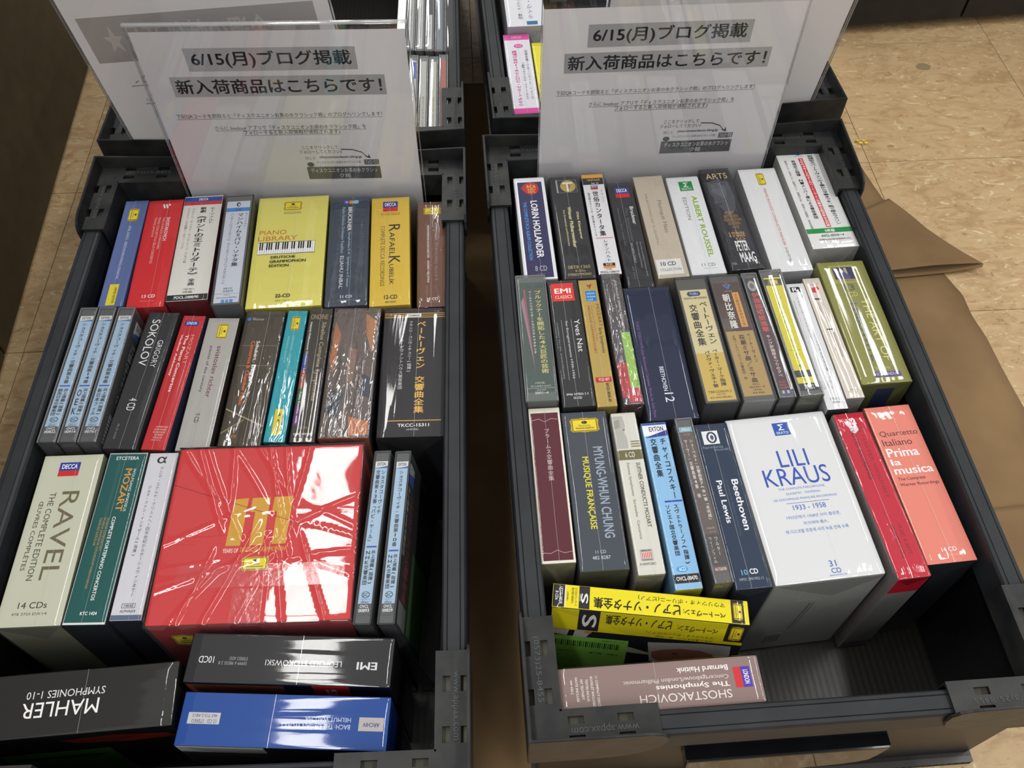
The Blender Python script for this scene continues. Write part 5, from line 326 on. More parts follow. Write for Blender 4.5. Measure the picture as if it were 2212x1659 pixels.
{'id': 'G7', 'pos': [203.6, 298.2, 6.83], 'size': [75.9, 131.25, 129.86], 'col': ['#d8dadc', '#8e8f8b', '#a4a5a2', '#b4b5b2'], 'film': 'f', 'name': 'cd_box_set', 'label': 'largest white 31 CD box with thin blue lettering, Latin and Korean', 'items': [['R', 0.445, 0.0505, 0.605, 0.1333, '#1f50a8'], ['T', 0.496, 0.0605, 0.554, 0.1004, 'Σ', '#f2f2f4', 'U', 1], ['T', 0.467, 0.1086, 0.583, 0.1251, 'ERATO', '#f2f2f4', 'U', 0], ['T', 0.395, 0.2307, 0.68, 0.3363, 'LILI', '#2c50ae', 'U', 0], ['T', 0.2, 0.3415, 0.83, 0.4496, 'KRAUS', '#2c50ae', 'U', 0], ['T', 0.3, 0.4627, 0.75, 0.4779, 'THE COMPLETE PARLOPHONE,', '#6f8ccc', 'U', 0], ['T', 0.36, 0.493, 0.69, 0.5081, 'DUCRETET - THOMSON,', '#6f8ccc', 'U', 0], ['T', 0.22, 0.5251, 0.83, 0.541, 'LES DISCOPHILES FRANÇAIS RECORDINGS', '#6f8ccc', 'U', 0], ['R', 0.33, 0.5559, 0.74, 0.5579, '#2c50ae'], ['T', 0.38, 0.5697, 0.69, 0.5992, '1933 - 1958', '#4468bc', 'U', 0], ['T', 0.29, 0.6285, 0.8, 0.6499, '1933년에서 1958년 사이 팔로폰,', '#6f8ccc', 'U', 0], ['T', 0.43, 0.6692, 0.66, 0.6884, '뒤크레테-톰슨,', '#6f8ccc', 'U', 0], ['T', 0.24, 0.7085, 0.83, 0.7303, '레 디스코필 프랑세 사의 녹음 전체 수록', '#6f8ccc', 'U', 0], ['T', 0.53, 0.8994, 0.595, 0.9329, '31', '#4468bc', 'U', 0], ['T', 0.53, 0.9419, 0.62, 0.9688, 'CD', '#4468bc', 'U', 0], ['T', 0.5, 0.976, 0.66, 0.9831, '0825646242238', '#6f8ccc', 'U', 0]], 'fitems': [['R', 0.3, 0.0, 0.52, 0.006, '#a8a9a6'], ['R', 0.3, 0.244, 0.52, 0.25, '#a8a9a6'], ['R', 0.3, 0.0, 0.304, 0.25, '#a8a9a6'], ['R', 0.516, 0.0, 0.52, 0.25, '#a8a9a6'], ['P', [[0.45, 0.3], [0.47, 0.3], [0.42, 0.7], [0.4, 0.7]], '#6a6b68'], ['P', [[0.49, 0.3], [0.5, 0.3], [0.45, 0.7], [0.44, 0.7]], '#6a6b68'], ['R', 0.2, 0.74, 0.4, 0.92, '#9a9b98'], ['R', 0.22, 0.77, 0.228, 0.9, '#3c3d3c'], ['R', 0.234, 0.77, 0.242, 0.9, '#3c3d3c'], ['R', 0.248, 0.77, 0.256, 0.9, '#3c3d3c'], ['R', 0.262, 0.77, 0.27, 0.9, '#3c3d3c'], ['R', 0.276, 0.77, 0.284, 0.9, '#3c3d3c'], ['R', 0.29, 0.77, 0.298, 0.9, '#3c3d3c'], ['R', 0.304, 0.77, 0.312, 0.9, '#3c3d3c'], ['R', 0.318, 0.77, 0.326, 0.9, '#3c3d3c'], ['R', 0.332, 0.77, 0.34, 0.9, '#3c3d3c'], ['R', 0.346, 0.77, 0.354, 0.9, '#3c3d3c'], ['R', 0.36, 0.77, 0.368, 0.9, '#3c3d3c'], ['R', 0.374, 0.77, 0.382, 0.9, '#3c3d3c']]},
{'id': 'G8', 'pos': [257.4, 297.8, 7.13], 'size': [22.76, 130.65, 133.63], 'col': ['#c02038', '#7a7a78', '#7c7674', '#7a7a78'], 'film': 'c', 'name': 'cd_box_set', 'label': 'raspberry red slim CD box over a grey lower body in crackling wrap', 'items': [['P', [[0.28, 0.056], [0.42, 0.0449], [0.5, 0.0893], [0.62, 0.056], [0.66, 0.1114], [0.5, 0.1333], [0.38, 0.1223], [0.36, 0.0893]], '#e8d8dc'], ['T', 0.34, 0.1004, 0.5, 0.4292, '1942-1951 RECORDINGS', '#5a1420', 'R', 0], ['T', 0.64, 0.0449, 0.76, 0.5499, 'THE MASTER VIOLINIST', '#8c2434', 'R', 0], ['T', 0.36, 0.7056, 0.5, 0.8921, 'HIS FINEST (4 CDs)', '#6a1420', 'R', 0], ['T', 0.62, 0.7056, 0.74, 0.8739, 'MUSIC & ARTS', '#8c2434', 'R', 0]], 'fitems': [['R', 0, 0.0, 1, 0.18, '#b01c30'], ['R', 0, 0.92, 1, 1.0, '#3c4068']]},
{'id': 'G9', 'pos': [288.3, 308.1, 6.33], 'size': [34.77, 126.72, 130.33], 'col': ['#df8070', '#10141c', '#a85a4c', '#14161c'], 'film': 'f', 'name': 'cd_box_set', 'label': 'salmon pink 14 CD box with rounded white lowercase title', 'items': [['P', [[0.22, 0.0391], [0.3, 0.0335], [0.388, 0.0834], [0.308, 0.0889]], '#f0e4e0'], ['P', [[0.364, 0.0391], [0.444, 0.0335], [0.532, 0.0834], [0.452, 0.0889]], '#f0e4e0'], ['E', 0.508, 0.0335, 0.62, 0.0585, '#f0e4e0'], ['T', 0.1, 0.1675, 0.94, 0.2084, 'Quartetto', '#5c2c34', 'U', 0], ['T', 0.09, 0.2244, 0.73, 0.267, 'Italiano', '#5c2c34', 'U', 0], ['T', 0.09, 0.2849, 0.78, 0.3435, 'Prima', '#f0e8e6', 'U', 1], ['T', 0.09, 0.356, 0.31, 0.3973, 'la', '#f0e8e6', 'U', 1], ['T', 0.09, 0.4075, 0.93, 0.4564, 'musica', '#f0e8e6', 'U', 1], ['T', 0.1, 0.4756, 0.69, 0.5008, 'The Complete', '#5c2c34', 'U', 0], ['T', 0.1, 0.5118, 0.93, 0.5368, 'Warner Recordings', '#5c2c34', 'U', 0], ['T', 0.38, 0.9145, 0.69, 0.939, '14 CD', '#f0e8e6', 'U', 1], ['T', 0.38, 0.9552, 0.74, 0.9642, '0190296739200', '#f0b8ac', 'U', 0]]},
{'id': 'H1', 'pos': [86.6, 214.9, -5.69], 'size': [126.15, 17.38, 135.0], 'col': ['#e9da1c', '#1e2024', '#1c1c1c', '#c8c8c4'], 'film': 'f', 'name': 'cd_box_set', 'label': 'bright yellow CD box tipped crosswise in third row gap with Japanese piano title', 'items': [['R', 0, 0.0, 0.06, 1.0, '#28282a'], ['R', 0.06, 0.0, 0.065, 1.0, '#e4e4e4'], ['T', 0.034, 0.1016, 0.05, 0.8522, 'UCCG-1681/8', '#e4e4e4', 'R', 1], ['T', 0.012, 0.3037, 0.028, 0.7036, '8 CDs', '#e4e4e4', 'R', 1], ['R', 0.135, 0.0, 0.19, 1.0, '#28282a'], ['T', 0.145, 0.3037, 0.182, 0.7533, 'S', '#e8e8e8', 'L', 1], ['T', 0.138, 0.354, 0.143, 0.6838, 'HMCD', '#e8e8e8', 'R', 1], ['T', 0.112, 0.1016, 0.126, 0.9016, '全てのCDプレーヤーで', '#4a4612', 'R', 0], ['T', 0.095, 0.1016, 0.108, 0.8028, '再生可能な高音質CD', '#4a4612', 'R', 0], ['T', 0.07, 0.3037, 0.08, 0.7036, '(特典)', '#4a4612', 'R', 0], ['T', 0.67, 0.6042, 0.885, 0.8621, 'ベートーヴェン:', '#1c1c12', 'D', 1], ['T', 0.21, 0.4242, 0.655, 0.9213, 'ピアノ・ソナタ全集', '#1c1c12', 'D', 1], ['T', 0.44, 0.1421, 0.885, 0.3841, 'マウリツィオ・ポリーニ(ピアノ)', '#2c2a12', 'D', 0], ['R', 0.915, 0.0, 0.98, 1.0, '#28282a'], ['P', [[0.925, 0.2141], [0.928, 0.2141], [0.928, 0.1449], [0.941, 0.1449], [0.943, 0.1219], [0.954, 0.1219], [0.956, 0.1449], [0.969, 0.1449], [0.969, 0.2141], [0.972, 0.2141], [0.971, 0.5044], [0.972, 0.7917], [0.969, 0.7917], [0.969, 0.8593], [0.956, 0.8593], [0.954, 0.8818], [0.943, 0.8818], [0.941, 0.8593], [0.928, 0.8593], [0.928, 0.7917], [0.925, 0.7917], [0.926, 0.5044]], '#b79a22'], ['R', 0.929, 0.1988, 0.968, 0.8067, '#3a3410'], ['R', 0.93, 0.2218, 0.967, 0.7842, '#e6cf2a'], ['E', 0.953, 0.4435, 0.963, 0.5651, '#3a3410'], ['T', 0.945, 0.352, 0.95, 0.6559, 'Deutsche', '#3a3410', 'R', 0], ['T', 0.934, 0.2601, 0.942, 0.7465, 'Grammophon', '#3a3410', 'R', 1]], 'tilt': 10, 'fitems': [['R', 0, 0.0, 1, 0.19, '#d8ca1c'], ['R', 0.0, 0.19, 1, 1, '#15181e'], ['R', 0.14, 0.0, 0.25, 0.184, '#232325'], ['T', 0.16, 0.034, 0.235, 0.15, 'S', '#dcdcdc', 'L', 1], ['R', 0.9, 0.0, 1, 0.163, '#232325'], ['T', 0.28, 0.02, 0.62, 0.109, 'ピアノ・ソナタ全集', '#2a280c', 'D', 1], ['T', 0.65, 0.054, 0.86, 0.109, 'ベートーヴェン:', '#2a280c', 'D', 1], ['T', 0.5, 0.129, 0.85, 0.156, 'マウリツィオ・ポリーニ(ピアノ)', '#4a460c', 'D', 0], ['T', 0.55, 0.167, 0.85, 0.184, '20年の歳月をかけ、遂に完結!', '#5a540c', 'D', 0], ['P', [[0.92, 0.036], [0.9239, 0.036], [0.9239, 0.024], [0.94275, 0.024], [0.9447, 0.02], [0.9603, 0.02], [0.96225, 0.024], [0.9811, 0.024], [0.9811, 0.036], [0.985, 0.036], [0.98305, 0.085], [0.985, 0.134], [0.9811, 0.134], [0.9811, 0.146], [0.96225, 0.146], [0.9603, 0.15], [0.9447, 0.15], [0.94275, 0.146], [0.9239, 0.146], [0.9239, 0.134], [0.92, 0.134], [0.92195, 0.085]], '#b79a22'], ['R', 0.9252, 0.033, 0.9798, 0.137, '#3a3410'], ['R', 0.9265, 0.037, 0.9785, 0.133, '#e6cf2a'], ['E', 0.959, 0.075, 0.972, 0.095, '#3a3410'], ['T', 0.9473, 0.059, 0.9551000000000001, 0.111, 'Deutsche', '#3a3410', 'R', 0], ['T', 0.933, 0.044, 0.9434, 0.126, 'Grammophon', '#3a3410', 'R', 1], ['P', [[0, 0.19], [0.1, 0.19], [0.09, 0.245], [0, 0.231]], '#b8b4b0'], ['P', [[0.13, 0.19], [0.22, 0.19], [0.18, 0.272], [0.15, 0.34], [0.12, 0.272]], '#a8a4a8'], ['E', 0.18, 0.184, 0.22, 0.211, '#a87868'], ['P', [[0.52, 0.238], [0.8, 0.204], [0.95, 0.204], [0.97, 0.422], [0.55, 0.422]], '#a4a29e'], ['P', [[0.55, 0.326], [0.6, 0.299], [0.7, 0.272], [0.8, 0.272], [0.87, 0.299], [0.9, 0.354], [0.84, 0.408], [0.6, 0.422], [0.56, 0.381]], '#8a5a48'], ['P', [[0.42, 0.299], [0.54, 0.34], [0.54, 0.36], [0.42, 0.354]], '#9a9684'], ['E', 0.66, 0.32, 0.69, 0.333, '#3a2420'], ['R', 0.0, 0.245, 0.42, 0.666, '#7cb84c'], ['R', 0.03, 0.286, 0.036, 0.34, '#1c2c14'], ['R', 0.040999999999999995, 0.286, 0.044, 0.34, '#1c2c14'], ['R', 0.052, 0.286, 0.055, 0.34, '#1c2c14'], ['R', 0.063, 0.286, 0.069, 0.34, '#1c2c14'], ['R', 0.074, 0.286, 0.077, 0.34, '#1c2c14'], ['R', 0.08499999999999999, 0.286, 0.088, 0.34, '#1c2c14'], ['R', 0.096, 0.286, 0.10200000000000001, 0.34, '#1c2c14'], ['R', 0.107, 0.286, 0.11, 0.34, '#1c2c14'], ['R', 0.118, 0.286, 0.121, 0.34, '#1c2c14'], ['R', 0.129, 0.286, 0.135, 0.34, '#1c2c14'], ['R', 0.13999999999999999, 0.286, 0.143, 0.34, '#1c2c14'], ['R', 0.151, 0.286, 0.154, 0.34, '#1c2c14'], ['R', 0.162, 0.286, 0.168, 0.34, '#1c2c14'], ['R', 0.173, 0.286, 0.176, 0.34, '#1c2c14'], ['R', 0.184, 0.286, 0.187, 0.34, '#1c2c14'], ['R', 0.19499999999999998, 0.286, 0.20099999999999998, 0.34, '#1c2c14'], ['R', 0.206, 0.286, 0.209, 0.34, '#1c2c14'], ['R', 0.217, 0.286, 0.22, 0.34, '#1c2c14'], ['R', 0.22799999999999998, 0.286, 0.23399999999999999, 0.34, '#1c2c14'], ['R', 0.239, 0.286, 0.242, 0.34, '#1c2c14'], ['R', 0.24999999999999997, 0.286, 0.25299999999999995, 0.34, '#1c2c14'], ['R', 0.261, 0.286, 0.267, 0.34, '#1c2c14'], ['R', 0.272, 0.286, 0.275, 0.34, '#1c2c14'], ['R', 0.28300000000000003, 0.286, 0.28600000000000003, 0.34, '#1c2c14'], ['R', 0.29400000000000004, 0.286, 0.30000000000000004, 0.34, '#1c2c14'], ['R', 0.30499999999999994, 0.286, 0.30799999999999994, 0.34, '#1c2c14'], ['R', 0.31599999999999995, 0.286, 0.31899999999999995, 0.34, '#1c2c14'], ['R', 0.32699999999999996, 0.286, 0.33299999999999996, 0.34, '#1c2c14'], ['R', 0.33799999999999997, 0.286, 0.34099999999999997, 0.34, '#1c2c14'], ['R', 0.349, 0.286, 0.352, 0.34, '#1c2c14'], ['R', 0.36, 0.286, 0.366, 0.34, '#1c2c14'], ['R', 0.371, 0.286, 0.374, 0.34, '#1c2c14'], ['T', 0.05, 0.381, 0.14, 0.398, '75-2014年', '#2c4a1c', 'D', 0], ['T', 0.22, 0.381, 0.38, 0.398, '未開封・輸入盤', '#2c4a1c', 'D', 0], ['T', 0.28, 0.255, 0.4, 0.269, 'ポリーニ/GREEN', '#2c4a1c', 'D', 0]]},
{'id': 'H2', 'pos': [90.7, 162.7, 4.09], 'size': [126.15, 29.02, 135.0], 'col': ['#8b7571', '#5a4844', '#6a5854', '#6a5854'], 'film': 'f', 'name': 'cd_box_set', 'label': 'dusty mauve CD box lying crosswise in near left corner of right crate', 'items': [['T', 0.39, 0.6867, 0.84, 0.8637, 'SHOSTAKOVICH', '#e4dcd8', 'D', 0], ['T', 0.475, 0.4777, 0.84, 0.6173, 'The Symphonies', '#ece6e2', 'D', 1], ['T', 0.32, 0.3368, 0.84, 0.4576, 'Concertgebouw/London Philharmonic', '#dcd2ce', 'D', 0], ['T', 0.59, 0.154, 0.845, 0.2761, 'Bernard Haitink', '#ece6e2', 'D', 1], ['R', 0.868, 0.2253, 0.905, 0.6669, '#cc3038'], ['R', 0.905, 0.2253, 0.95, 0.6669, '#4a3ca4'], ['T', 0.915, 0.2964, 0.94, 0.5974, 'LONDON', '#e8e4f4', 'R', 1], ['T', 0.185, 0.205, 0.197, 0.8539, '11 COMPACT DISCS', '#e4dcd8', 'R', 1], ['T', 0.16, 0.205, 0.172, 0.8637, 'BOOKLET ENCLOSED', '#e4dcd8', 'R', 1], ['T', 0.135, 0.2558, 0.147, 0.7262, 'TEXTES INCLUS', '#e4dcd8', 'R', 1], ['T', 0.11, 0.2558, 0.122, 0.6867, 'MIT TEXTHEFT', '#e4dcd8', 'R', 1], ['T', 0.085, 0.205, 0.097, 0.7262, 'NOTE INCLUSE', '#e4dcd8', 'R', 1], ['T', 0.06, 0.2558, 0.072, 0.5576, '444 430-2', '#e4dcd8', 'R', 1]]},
{'id': 'P1', 'pos': [9.6, 772.7, 4.5], 'size': [26.7, 131, 136], 'col': ['#dcdce4', '#1c1a1e', '#b4b4bc', '#b4b4bc'], 'film': 'f', 'name': 'cd_box_set', 'label': 'white CD box with magenta end bands behind the right hand crate rail', 'items': [['R', 0, 0.0, 1, 0.0757, '#d8409c'], ['R', 0, 0.9353, 1, 1.0, '#d8409c'], ['T', 0.3, 0.0217, 0.7, 0.0542, 'LPO-0010', '#f0c0dc', 'D', 0], ['E', 0.35, 0.1292, 0.72, 0.1822, '#d8409c'], ['T', 0.42, 0.1452, 0.66, 0.1664, '限定盤', '#f4d8e8', 'D', 0], ['V', 0.24, 0.2138, 0.44, 0.9073, 'ウラディーミル・ユロフスキ~10年の軌跡', '#d0348c', 'D', 1], ['V', 0.56, 0.3694, 0.68, 0.8321, 'ウラディーミル・ユロフスキ(指揮)', '#3a3a44', 'D', 0], ['V', 0.74, 0.2138, 0.86, 0.8321, 'ロンドン・フィルハーモニー管弦楽団', '#3a3a44', 'D', 0]]},
{'id': 'R1', 'pos': [-96.5, 732.0, 2.5], 'size': [8.9, 124, 142], 'col': ['#6e6e70', '#8c8c8c', '#5c5c5e', '#5c5c5e'], 'film': 'jf', 'name': 'cd_case', 'label': 'slim CD case with blue label piece, leftmost visible beside the sign', 'items': [['R', 0.12, 0.0541, 0.9, 0.9538, '#c4c8ce'], ['R', 0.2, 0.0756, 0.85, 0.2969, '#2c4cb4']]},
{'id': 'R2', 'pos': [-86.4, 731.0, 2.3], 'size': [8.9, 124, 142], 'col': ['#6e6e70', '#8c8c8c', '#5c5c5e', '#5c5c5e'], 'film': 'jf', 'name': 'cd_case', 'label': 'slim CD case with worn ivory spine beside the blue labelled one', 'items': [['R', 0.12, 0.0541, 0.9, 0.9538, '#c8c6bc'], ['T', 0.35, 0.5207, 0.65, 0.9072, 'EBONY·VOICES OF LIGHT', '#5a5a5a', 'R', 0]]},
{'id': 'R3', 'pos': [-76.4, 730.0, 2.3], 'size': [8.9, 124, 142], 'col': ['#6e6e70', '#8c8c8c', '#5c5c5e', '#5c5c5e'], 'film': 'jf', 'name': 'cd_case', 'label': 'slim CD case with cream spine next to the coral one', 'items': [['R', 0.12, 0.0541, 0.9, 0.9538, '#ccc8b8'], ['T', 0.35, 0.5207, 0.65, 0.9072, 'JOHN WILLIAMS · GREATEST HITS', '#5a5a5a', 'R', 0]]},
{'id': 'R4', 'pos': [-66.7, 733.0, 2.3], 'size': [8.9, 124, 142], 'col': ['#6e6e70', '#4c3c3c', '#5c5c5e', '#5c5c5e'], 'film': 'jf', 'name': 'cd_case', 'label': 'slim CD case with coral red spine against the rear crate rail', 'items': [['R', 0.12, 0.0541, 0.9, 0.9538, '#b8584c']]},
{'id': 'Q1', 'pos': [-116.8, 866.0, 2.3], 'size': [9.0, 124, 141], 'col': ['#5e5e60', '#4c4c4e', '#4c4c4e', '#4c4c4e'], 'film': 'jf', 'name': 'cd_case', 'label': 'slim CD case with grey white spine in the farther row, leftmost', 'items': [['R', 0.12, 0.0323, 0.9, 0.9721, '#c8c8c6'], ['T', 0.4, 0.3161, 0.62, 0.8118, 'SYMPHONY · CONCERTO', '#5a5a5e', 'R', 0]]},
{'id': 'Q2', 'pos': [-106.8, 865.5, 2.3], 'size': [9.0, 124, 141], 'col': ['#5e5e60', '#4c4c4e', '#4c4c4e', '#4c4c4e'], 'film': 'jf', 'name': 'cd_case', 'label': 'slim CD case with dingy white spine, second in the farther row', 'items': [['R', 0.12, 0.0323, 0.9, 0.9721, '#b8b8b2'], ['T', 0.4, 0.3162, 0.62, 0.8119, 'CLASSICAL WORKS', '#5a5a5e', 'R', 0]]},
{'id': 'Q3', 'pos': [-96.8, 865.0, 2.3], 'size': [9.0, 124, 141], 'col': ['#5e5e60', '#4c4c4e', '#4c4c4e', '#4c4c4e'], 'film': 'jf', 'name': 'cd_case', 'label': 'slim CD case with clean white spine, third in the farther row', 'items': [['R', 0.12, 0.0323, 0.9, 0.9721, '#d0d0d0'], ['T', 0.4, 0.3162, 0.62, 0.8119, 'SYMPHONY · CONCERTO', '#5a5a5e', 'R', 0]]},
{'id': 'Q4', 'pos': [-86.8, 864.5, 2.3], 'size': [9.0, 124, 141], 'col': ['#5e5e60', '#4c4c4e', '#4c4c4e', '#4c4c4e'], 'film': 'jf', 'name': 'cd_case', 'label': 'slim CD case with black and white spine, fourth in the farther row', 'items': [['R', 0.12, 0.0323, 0.9, 0.9721, '#2c2c34'], ['R', 0.15, 0.4688, 0.85, 0.9721, '#dcdcdc'], ['T', 0.4, 0.3162, 0.62, 0.8119, 'CLASSICAL WORKS', '#5a5a5e', 'R', 0]]},
{'id': 'Q5', 'pos': [-76.7, 864.0, 2.3], 'size': [9.0, 124, 141], 'col': ['#5e5e60', '#4c4c4e', '#4c4c4e', '#4c4c4e'], 'film': 'jf', 'name': 'cd_case', 'label': 'slim CD case with mirror bright wrap in the farther row', 'items': [['R', 0.12, 0.0323, 0.9, 0.9721, '#7c8494'], ['T', 0.4, 0.3162, 0.62, 0.8119, 'SYMPHONY · CONCERTO', '#5a5a5e', 'R', 0]]},
{'id': 'Q6', 'pos': [-66.7, 863.5, 2.3], 'size': [9.0, 124, 141], 'col': ['#5e5e60', '#4c4c4e', '#4c4c4e', '#4c4c4e'], 'film': 'jf', 'name': 'cd_case', 'label': 'slim CD case with plum spine in the farther row beside the rail', 'items': [['R', 0.12, 0.0323, 0.9, 0.9721, '#4c3034'], ['T', 0.4, 0.3162, 0.62, 0.8119, 'CLASSICAL WORKS', '#5a5a5e', 'R', 0]]},
{'id': 'P2', 'pos': [11.5, 906, 4.5], 'size': [41.5, 128, 143], 'col': ['#dfe0e6', '#b8bac0', '#c4c6cc', '#c4c6cc'], 'film': 'f', 'name': 'cd_box_set', 'label': 'large white CD box behind the magenta banded one', 'items': [['V', 0.3, 0.4689, 0.42, 0.9067, '指揮:メルクル/N響', '#3a3a44', 'D', 0], ['V', 0.56, 0.3163, 0.7, 0.9067, 'ライヴ・シリーズ', '#4a5a94', 'D', 0], ['R', 0.5, 0.9348, 0.78, 0.9861, '#2c6c9c']]},
{'id': 'P3', 'pos': [36.5, 768, 4.5], 'size': [21.5, 127, 131], 'col': ['#e6dc2c', '#b8ac20', '#c8bc24', '#c8bc24'], 'film': 'f', 'name': 'cd_box_set', 'label': 'canary yellow CD box next to the magenta banded one', 'items': [['R', 0.08, 0.0325, 0.92, 0.0368, '#b0a41c']]}
]
SIGN_PRINT=[
['R', 36.2, 14.2, 168.2, 34.6, '#a9a9ac'],
['R', 18.2, 39.5, 188.1, 58.2, '#a9a9ac'],
['T', 40.2, 16.7, 164.2, 32.1, '6/15(月)ブログ掲載', '#26262a', 'U', 1],
['T', 21.2, 42.0, 185.1, 55.7, '新入荷商品はこちらです！', '#26262a', 'U', 1],
['T', 12.8, 74.85, 181.8, 79.45, '下記QRコードを読取ると「ディスクユニオンお茶の水クラシック館」のブログへリンクします！', '#3c3c40', 'U', 0],
['R', 12.8, 79.95, 181.8, 80.25, '#3c3c40'],
['T', 41.3, 87.15, 167.0, 91.75, 'さらに livedoor アプリで「ディスクユニオンお茶の水クラシック館」を', '#3c3c40', 'U', 0],
['R', 41.3, 92.25, 167.0, 92.55, '#3c3c40'],
['T', 63.8, 92.15, 144.9, 96.75, 'フォローすると新入荷情報が通知されます♪', '#3c3c40', 'U', 0],
['R', 63.8, 97.25, 144.9, 97.55, '#3c3c40'],
['T', 109.3, 109.1, 140.1, 112.9, 'ここをクリックして', '#3c3c40', 'U', 0],
['T', 106.3, 113.85, 142.6, 117.65, 'フォローしてください♪', '#3c3c40', 'U', 0],
['T', 122.4, 120.3, 158.9, 123.5, 'ohanomizuclassic.blog.jp', '#3c3c40', 'U', 1],
['T', 110.3, 121.15, 118.5, 124.15, '閉じる', '#8a8a8e', 'U', 0],
['T', 118.9, 125.95, 157.3, 128.75, 'ディスクユニオンお茶の水クラシック館', '#6a6a6e', 'U', 0],
['R', 109.5, 132.3, 173.5, 146.1, '#58585c'],
['T', 112.5, 133.8, 170.5, 138.92, 'ディスクユニオンお茶の水クラシッ', '#dcdce0', 'U', 0],
['T', 136.5, 140.03, 146.5, 144.9, 'ク館', '#dcdce0', 'U', 0],
['R', 160.3, 124.8, 173.1, 130.4, '#68686c'],
['T', 161.3, 125.4, 172.1, 129.8, 'フォローする', '#dcdce0', 'U', 0],
['E', 110.5, 127.1, 116.5, 132.1, '#4a4a4e'],
['P', [(142.1, 112.8), (152.0, 113.3), (159.5, 116.3), (164.7, 122.5), (164.7, 123.5), (159.5, 117.3), (152.0, 114.3), (142.1, 113.8)], '#3c3c40'],
['P', [(161.2, 121.4), (166.5, 123.5), (165.2, 118.4), (164.8, 121.4)], '#3c3c40']
]
SIDE_EX = [['R', 0, 0, 1, 1, '#17151a'], ['R', .06, .03, .2, .13, '#dfe2e8'], ['P', [[.06, .13], [.2, .06], [.2, .15], [.06, .15]], '#2a4cae'], ['T', .08, .045, .18, .085, 'EXTON', '#2a3a5a', 'U', 1],
           ['T', .2, .2, .28, .75, 'ショスタコーヴィチ:交響曲', '#b03030', 'R', 1], ['T', .08, .2, .14, .7, '井上道義 日本フィルハーモニー', '#c8c8c8', 'R', 0], ['R', .04, .76, .5, .99, '#1c1c1c']] + [['R', .06, .77 + i * .013, .4, .774 + i * .013 + (.004 if i % 2 else 0), '#d8d8d8'] for i in range(16)]
SIDE_EX2 = [['R', 0, 0, 1, 1, '#0c0b0d'], ['R', .03, .03, .13, .13, '#dfe2e8'], ['P', [[.03, .1], [.13, .07], [.13, .15], [.03, .15]], '#2a4cae'], ['T', .04, .04, .12, .09, 'EXTON', '#2a3a5a', 'U', 1],
            ['T', .1, .2, .18, .85, 'ショスタコーヴィチ:交響曲 第10番', '#b02828', 'R', 1], ['T', .03, .18, .07, .6, '井上道義 NHK交響楽団', '#c8c8c8', 'R', 0], ['R', .24, .5, .62, .98, '#3f8228'], ['T', .3, .55, .34, .9, '未開封 GREEN', '#143010', 'R', 0], ['R', .05, .86, .2, .99, '#8a8a8a']]
TXT_BR = ['www.appax.com', '(0573)25-8455', 'アパックス']
for d in BOXES:
    want_items(d['items']); want_items(d.get('fitems', []))
want_items(SIGN_PRINT); want_items(SIDE_EX); want_items(SIDE_EX2)
for s in TXT_BR: want(s, 0)
REAR_TXT = [['R', 12, 150, 200, 194, '#b4afad'], ['T', 50, 158, 186, 186, '今週の特価商品★', '#cfcac6', 'U', 1], ['T', 70, 208, 180, 217, 'お買い得のため、', '#a5a09d', 'U', 0], ['R', 66, 219, 184, 220, '#a5a09d'], ['T', 70, 228, 178, 237, 'おすすめします。', '#a5a09d', 'U', 0], ['R', 66, 239, 180, 240, '#a5a09d'], ['T', 80, 250, 160, 256, 'お早めにどうぞ', '#b0aba8', 'U', 0]]
want_items(REAR_TXT)
make_glyphs()
# ---------------------------------------------------------------- floor of vinyl tiles
Z0 = -7.0   # top of the floor below the inside of the crates, mm
fl = MB().box(-6000, 6000, -5000, 6000, Z0 - 30, Z0 - 1.2).build('floor', pm('#54432f', 0.8, 0.2, 'grout'))
tag(fl, kind='structure')
TS = 226.8; yaw = math.radians(3.1); ux = Vector((math.cos(yaw), math.sin(yaw), 0)); uy = Vector((-math.sin(yaw), math.cos(yaw), 0))
org = Vector((-491.5, 754.5, 0))
tm = MB().box(.35, TS - .35, .35, TS - .35, -1.4, 0).build('tile', TILE, fl, bevel=0.25)
tm.rotation_euler = (0, 0, yaw); tm.location = (org + Vector((0, 0, Z0))) * MM
for i in range(-7, 13):
    for j in range(-8, 7):
        if i == 0 and j == 0: continue
        o = tm.copy(); COL.objects.link(o); o.parent = fl
        p = org + ux * (TS * i) + uy * (TS * j); o.location = (p.x * MM, p.y * MM, Z0 * MM)
# ---------------------------------------------------------------- brown cloth on the floor
CLOTH = bpy.data.materials.new('brown_cloth'); CLOTH.use_nodes = True
nt = CLOTH.node_tree; b = nt.nodes['Principled BSDF']; b.inputs['Roughness'].default_value = 0.85; b.inputs['Specular IOR Level'].default_value = 0.2
n1 = nn(nt, 'ShaderNodeTexNoise'); n1.inputs['Scale'].default_value = 9; n1.inputs['Detail'].default_value = 4
tc = nn(nt, 'ShaderNodeTexCoord'); nt.links.new(tc.outputs['Object'], n1.inputs['Vector'])
cr = nn(nt, 'ShaderNodeValToRGB'); cr.color_ramp.elements[0].color = lin('#71593e'); cr.color_ramp.elements[1].color = lin('#8a704f'); cr.color_ramp.elements[0].position = .3; cr.color_ramp.elements[1].position = .7
nt.links.new(n1.outputs[0], cr.inputs[0]); nt.links.new(cr.outputs[0], b.inputs['Base Color'])
n3 = nn(nt, 'ShaderNodeTexNoise'); n3.inputs['Scale'].default_value = 900; bp = nn(nt, 'ShaderNodeBump'); bp.inputs['Strength'].default_value = .12; bp.inputs['Distance'].default_value = .001
nt.links.new(tc.outputs['Object'], n3.inputs['Vector']); nt.links.new(n3.outputs[0], bp.inputs['Height']); nt.links.new(bp.outputs[0], b.inputs['Normal'])
